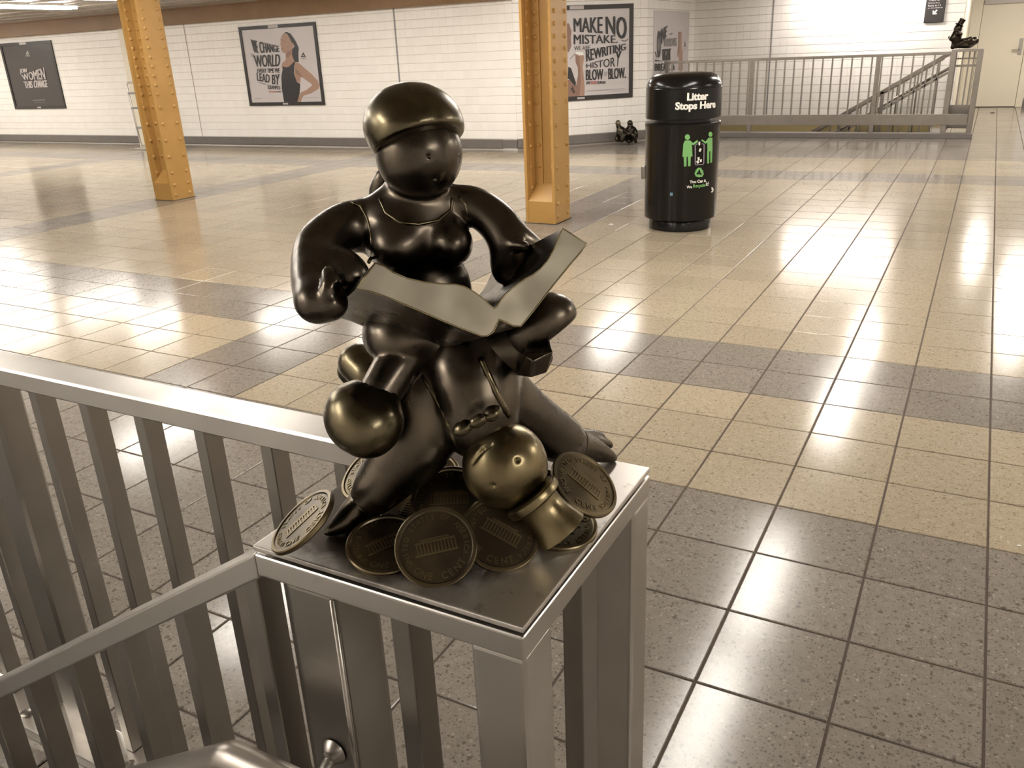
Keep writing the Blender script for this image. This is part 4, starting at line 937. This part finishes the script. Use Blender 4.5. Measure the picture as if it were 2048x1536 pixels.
for k in range(3):
    a = math.radians(120*k+5); c_, s_ = math.cos(a), math.sin(a)
    for p in ([(-14, -40), (14, -40), (26, -20), (10, -12), (2, -26), (-2, -26), (-12, -10), (-30, -20)], [(32, -26), (30, 4), (4, -6)]): arrows.append([(cx_+(x*c_-y*s_)*.92, cy_+x*s_+y*c_) for x, y in p])
vinyl('recycling_mark', V_(arrows), M['green'], bd)
vinyl('round_mark', V_([[(738, 1070), (748, 1070), (756, 1082), (756, 1098), (748, 1110), (738, 1112), (736, 1104), (744, 1100), (747, 1092), (740, 1090), (740, 1084), (746, 1082), (738, 1078)]]), M['white'], bd)
vinyl('sticker', V_([[(404, 1112), (427, 1112), (427, 1138), (404, 1138)]]), M['blue'], bd)
hg = on_bin(-.2965*1.62, 0.44, .30); m = MB(); m.box(hg[0]-.02, hg[0]+.02, hg[1]-.02, hg[1]+.02, .39, .50); m.build('hinge_knob', M['steel_shaded'], t, bevel=0.012)

# ------------------------------------------------------------------ far stairwell railing
fr_ = thing('railing', 'long steel railing with a wide kick plate around the far stairwell', 'railing', (-2, 11.28, 0))
def part(name, mat, parent, *boxes, bevel=0.0):
    m = MB()
    for b in boxes: m.box(*b)
    return m.build(name, mat, parent, bevel=bevel)
part('top_rail', M['steel_far'], fr_, (-4.19, -0.106, 11.25, 11.31, 1.105, 1.145), bevel=0.004)
kp = part('kick_plate', M['steel_far'], fr_, (-4.15, 0.218, 11.232, 11.248, 0.175, 0.325), bevel=0.003)
part('curb', M['baseboard'], fr_, (-4.25, 0.31, 11.15, 11.36, 0.0, 0.068), bevel=0.004)
for x in (-4.15, -2.80, -1.02): part('post', M['steel_far'], fr_, (x-.03, x+.03, 11.25, 11.31, 0.068, 1.107), bevel=0.004)
for k in range(30):
    x = -4.2+0.1345*(k+1)
    if min(abs(x+2.80), abs(x+1.02)) < 0.045 or x > -0.2: continue
    o = part('baluster', M['steel_shaded'], fr_, (x-.010, x+.010, 11.265, 11.295, 0.32, 1.108))
fg = thing('stair_guard', 'steel guard with double sloping rails behind the far railing', 'railing', (-0.1, 11.62, 1.1))
SF = 0.61
m = MB(); m.bar((-0.12, 11.62, 1.12), (-3.0, 11.62, 1.12-2.88*SF), 0.05, 0.055, c=0.005); m.build('sloping_rail', M['steel_far'], fg)
m = MB(); m.tube([(-0.05, 11.68, 0.955), (-3.0, 11.68, 0.955-2.95*SF)], 0.021, 12); m.build('sloping_handrail', M['steel_far'], fg, smooth=3)
m = MB(); m.bar((-0.12, 11.62, 0.86), (-3.0, 11.62, 0.86-2.88*SF), 0.03, 0.035, c=0.003); m.build('middle_rail', M['steel_far'], fg)
for k in range(17):
    x = -0.26-0.1385*k; z = 1.12+SF*(x+0.12)
    part('baluster', M['steel_shaded'], fg, (x-.011, x+.011, 11.605, 11.635, z-1.25, z))
for x in (-0.95, -1.95):
    z = 1.12+SF*(x+0.12); part('post', M['steel_far'], fg, (x-.025, x+.025, 11.595, 11.645, z-1.3, z))
g2 = thing('stair_guard', 'steel guard of upright bars at the back of the far stairwell', 'railing', (-0.1, 12.9, 1.1))
m = MB(); m.bar((-0.25, 12.88, 1.02), (-3.0, 12.88, 1.02-2.75*SF), 0.04, 0.045, c=0.005); m.build('sloping_rail', M['steel_far'], g2)
for k in range(9):
    x = -0.3-0.28*k; z = 1.02+SF*(x+0.25); part('baluster', M['steel_shaded'], g2, (x-.012, x+.012, 12.865, 12.895, z-1.2, z))
p2 = thing('pedestal', 'open steel pedestal at the right end of the far railing', 'pedestal', (0.09, 11.46, 0))
part('top_plate', M['steel_far'], p2, (-0.10, 0.29, 11.25, 11.65, 1.135, 1.165), bevel=0.004)
for x, y in ((-0.07, 11.28), (0.255, 11.28), (-0.07, 11.62), (0.255, 11.62)): part('post', M['steel_far'], p2, (x-.035, x+.035, y-.028, y+.028, 0.0685, 1.136), bevel=0.004)
for x in (0.04, 0.12, 0.18): part('baluster', M['steel_shaded'], p2, (x-.010, x+.010, 11.605, 11.625, 0.3, 1.13))
part('cross_rail', M['steel_far'], p2, (-0.06, 0.25, 11.60, 11.64, 0.93, 0.96), (-0.06, 0.25, 11.60, 11.64, 1.03, 1.05))
part('side_panel', M['steel_shaded'], p2, (-0.06, 0.25, 11.60, 11.63, 0.10, 0.42))

# ------------------------------------------------------------------ far bronzes
b_ = 12.38
t = thing('bronze_sculpture', 'small black bronze of a hatted figure standing over a lying one, on the far pedestal', 'sculpture', (0.07, 11.45, 1.165))
g = Clay().limb([(1916, 56, b_, 7.5)], .01).limb([(1915, 62, b_, 6), (1912, 74, b_, 9)], .03).limb([(1911, 68, b_, 7), (1904, 77, b_, 5.5)], .02).limb([(1914, 75, b_, 8), (1908, 90, b_, 4), (1905, 95, b_, 3)], .02)
g.limb([(1916, 67, b_-.06, 4), (1922, 69, b_-.06, 2.5), (1922, 65, b_-.06, 1.6)], .01).limb([(1906, 69, b_+.05, 4), (1899, 75, b_+.04, 3)], .01)
sg = g.build('standing_figure', M['bronze_far'], t, 0.008)
p, q = S(1918, 51, b_), S(1923, 43, b_); k_ = mpp(p); m = MB(); m.lathe([(4.5*k_, 0), (8.5*k_, .004), (8.5*k_, .012), (5.5*k_, .014), (5.8*k_, .075), (6.5*k_, .085), (.001, .085)], p, q-p, 20); m.build('hat', M['bronze_far'], sg, smooth=0.6)
g = Clay().limb([(1906, 94, b_, 3), (1918, 88, b_, 7), (1932, 86, b_, 9), (1942, 86, b_, 8)], .02).limb([(1949, 82, b_, 8)], .01).limb([(1935, 82, b_-.05, 5), (1941, 77, b_-.05, 4)], .01).limb([(1928, 82, b_-.05, 3), (1936, 78, b_-.05, 3)], .01)
g.build('lying_figure', M['bronze_far'], t, 0.008)
b_ = 13.35
t = thing('bronze_sculpture', 'pair of small dark bronze figures seated on the floor by the wall', 'sculpture', tuple(atz(1255, 283, 0)))
g = Clay().limb([(1237, 252, b_, 5.2)], .005).limb([(1238, 257, b_, 3.5), (1243, 264, b_, 9.5), (1243, 275, b_, 9.5)], .02).limb([(1250, 262, b_-.08, 4), (1258, 268, b_-.15, 3.5)], .01).limb([(1236, 266, b_, 4), (1233, 276, b_-.1, 4), (1236, 281, b_-.12, 3)], .01).limb([(1246, 277, b_-.1, 5), (1248, 270, b_-.2, 4.5), (1244, 281, b_-.22, 4)], .01)
a = g.build('seated_figure', M['bronze_far'], t, 0.009)
p, q = S(1236.5, 248.5, b_), S(1235.5, 241, b_); k_ = mpp(p); m = MB(); m.lathe([(5.5*k_, 0), (5.2*k_, .03), (3.2*k_, .055), (2*k_, .06), (.001, .062)], p, q-p, 18); m.build('hat', M['bronze_olive'], a, smooth=0.7)
g = Clay().limb([(1260, 246, b_, 5.8)], .005).limb([(1261, 252, b_, 4), (1260, 262, b_, 9), (1259, 276, b_, 10)], .02).limb([(1254, 258, b_-.05, 3.5), (1252, 270, b_-.15, 3.5)], .01).limb([(1268, 257, b_-.03, 4), (1272, 266, b_-.1, 4), (1273, 274, b_-.1, 3)], .01).limb([(1262, 278, b_-.1, 6), (1266, 270, b_-.2, 4.5), (1272, 284, b_-.2, 3)], .01).limb([(1254, 279, b_-.15, 5), (1258, 283, b_-.2, 4)], .01)
g.build('seated_figure', M['bronze_far'], t, 0.009)

# ------------------------------------------------------------------ hand truck against the pale pier, litter on the floor
t = thing('hand_truck', 'silver tubular hand truck half hidden behind the left yellow column', 'hand truck', (-13.0, 8.4, 0))
A = on_plane(254, 172, (0, 8.75, 0), (0, 1, 0)); B = on_plane(284, 299, (0, 8.45, 0), (0, 1, 0)); dx_ = np.array([0.42, 0, 0])
B[2] = 0.02
for off, nm in ((0*dx_, 'side_tube'), (dx_, 'side_tube')):
    m = MB(); m.tube([A+off+ZV*.06+dx_*(0.1 if off[0] == 0 else -0.1), A+off+ZV*.02, A+off, B+off], 0.017, 10); m.build(nm, M['alu'], t, smooth=3)
m = MB(); m.tube([A+ZV*.06+dx_*.1, A+ZV*.06+dx_*.9], 0.017, 10); m.build('handle', M['alu'], t, smooth=3)
for f_ in (0.12, 0.36, 0.68): p = A+(B-A)*f_; m = MB(); m.bar(p, p+dx_, 0.05, 0.035); m.build('cross_bar', M['ink_grey'], t)
p = B+ZV*.0; m = MB(); m.box(p[0]-.03, p[0]+.45, p[1]-.22, p[1]+.01, 0.005, 0.016); m.build('toe_plate', M['alu'], t, bevel=0.003)
for k, (x, y, sz, mt, lab) in enumerate(((1222, 449, .022, 'white', 'scrap of white paper on the floor beside the litter bin'), (1985, 226, .045, 'dirt_gap_shade', 'dark crumpled scrap on the floor before the cream door'), (2038, 1091, .006, 'white', 'tiny white crumb on the beige tile at the right edge'))):
    c_ = atz(x, y, 0.001); m = MB(); m.add([c_+sz*np.array(q) for q in ((-1, -.5, 0), (0.2, -.6, .1), (1, -.2, .05), (.8, .5, .12), (-.1, .55, .2), (-.9, .4, .06), (0, 0, .35))], [(0, 1, 6), (1, 2, 6), (2, 3, 6), (3, 4, 6), (4, 5, 6), (5, 0, 6), (5, 4, 3, 2, 1, 0)])
    tag(m.build('paper_scrap', M[mt]), lab, 'litter')
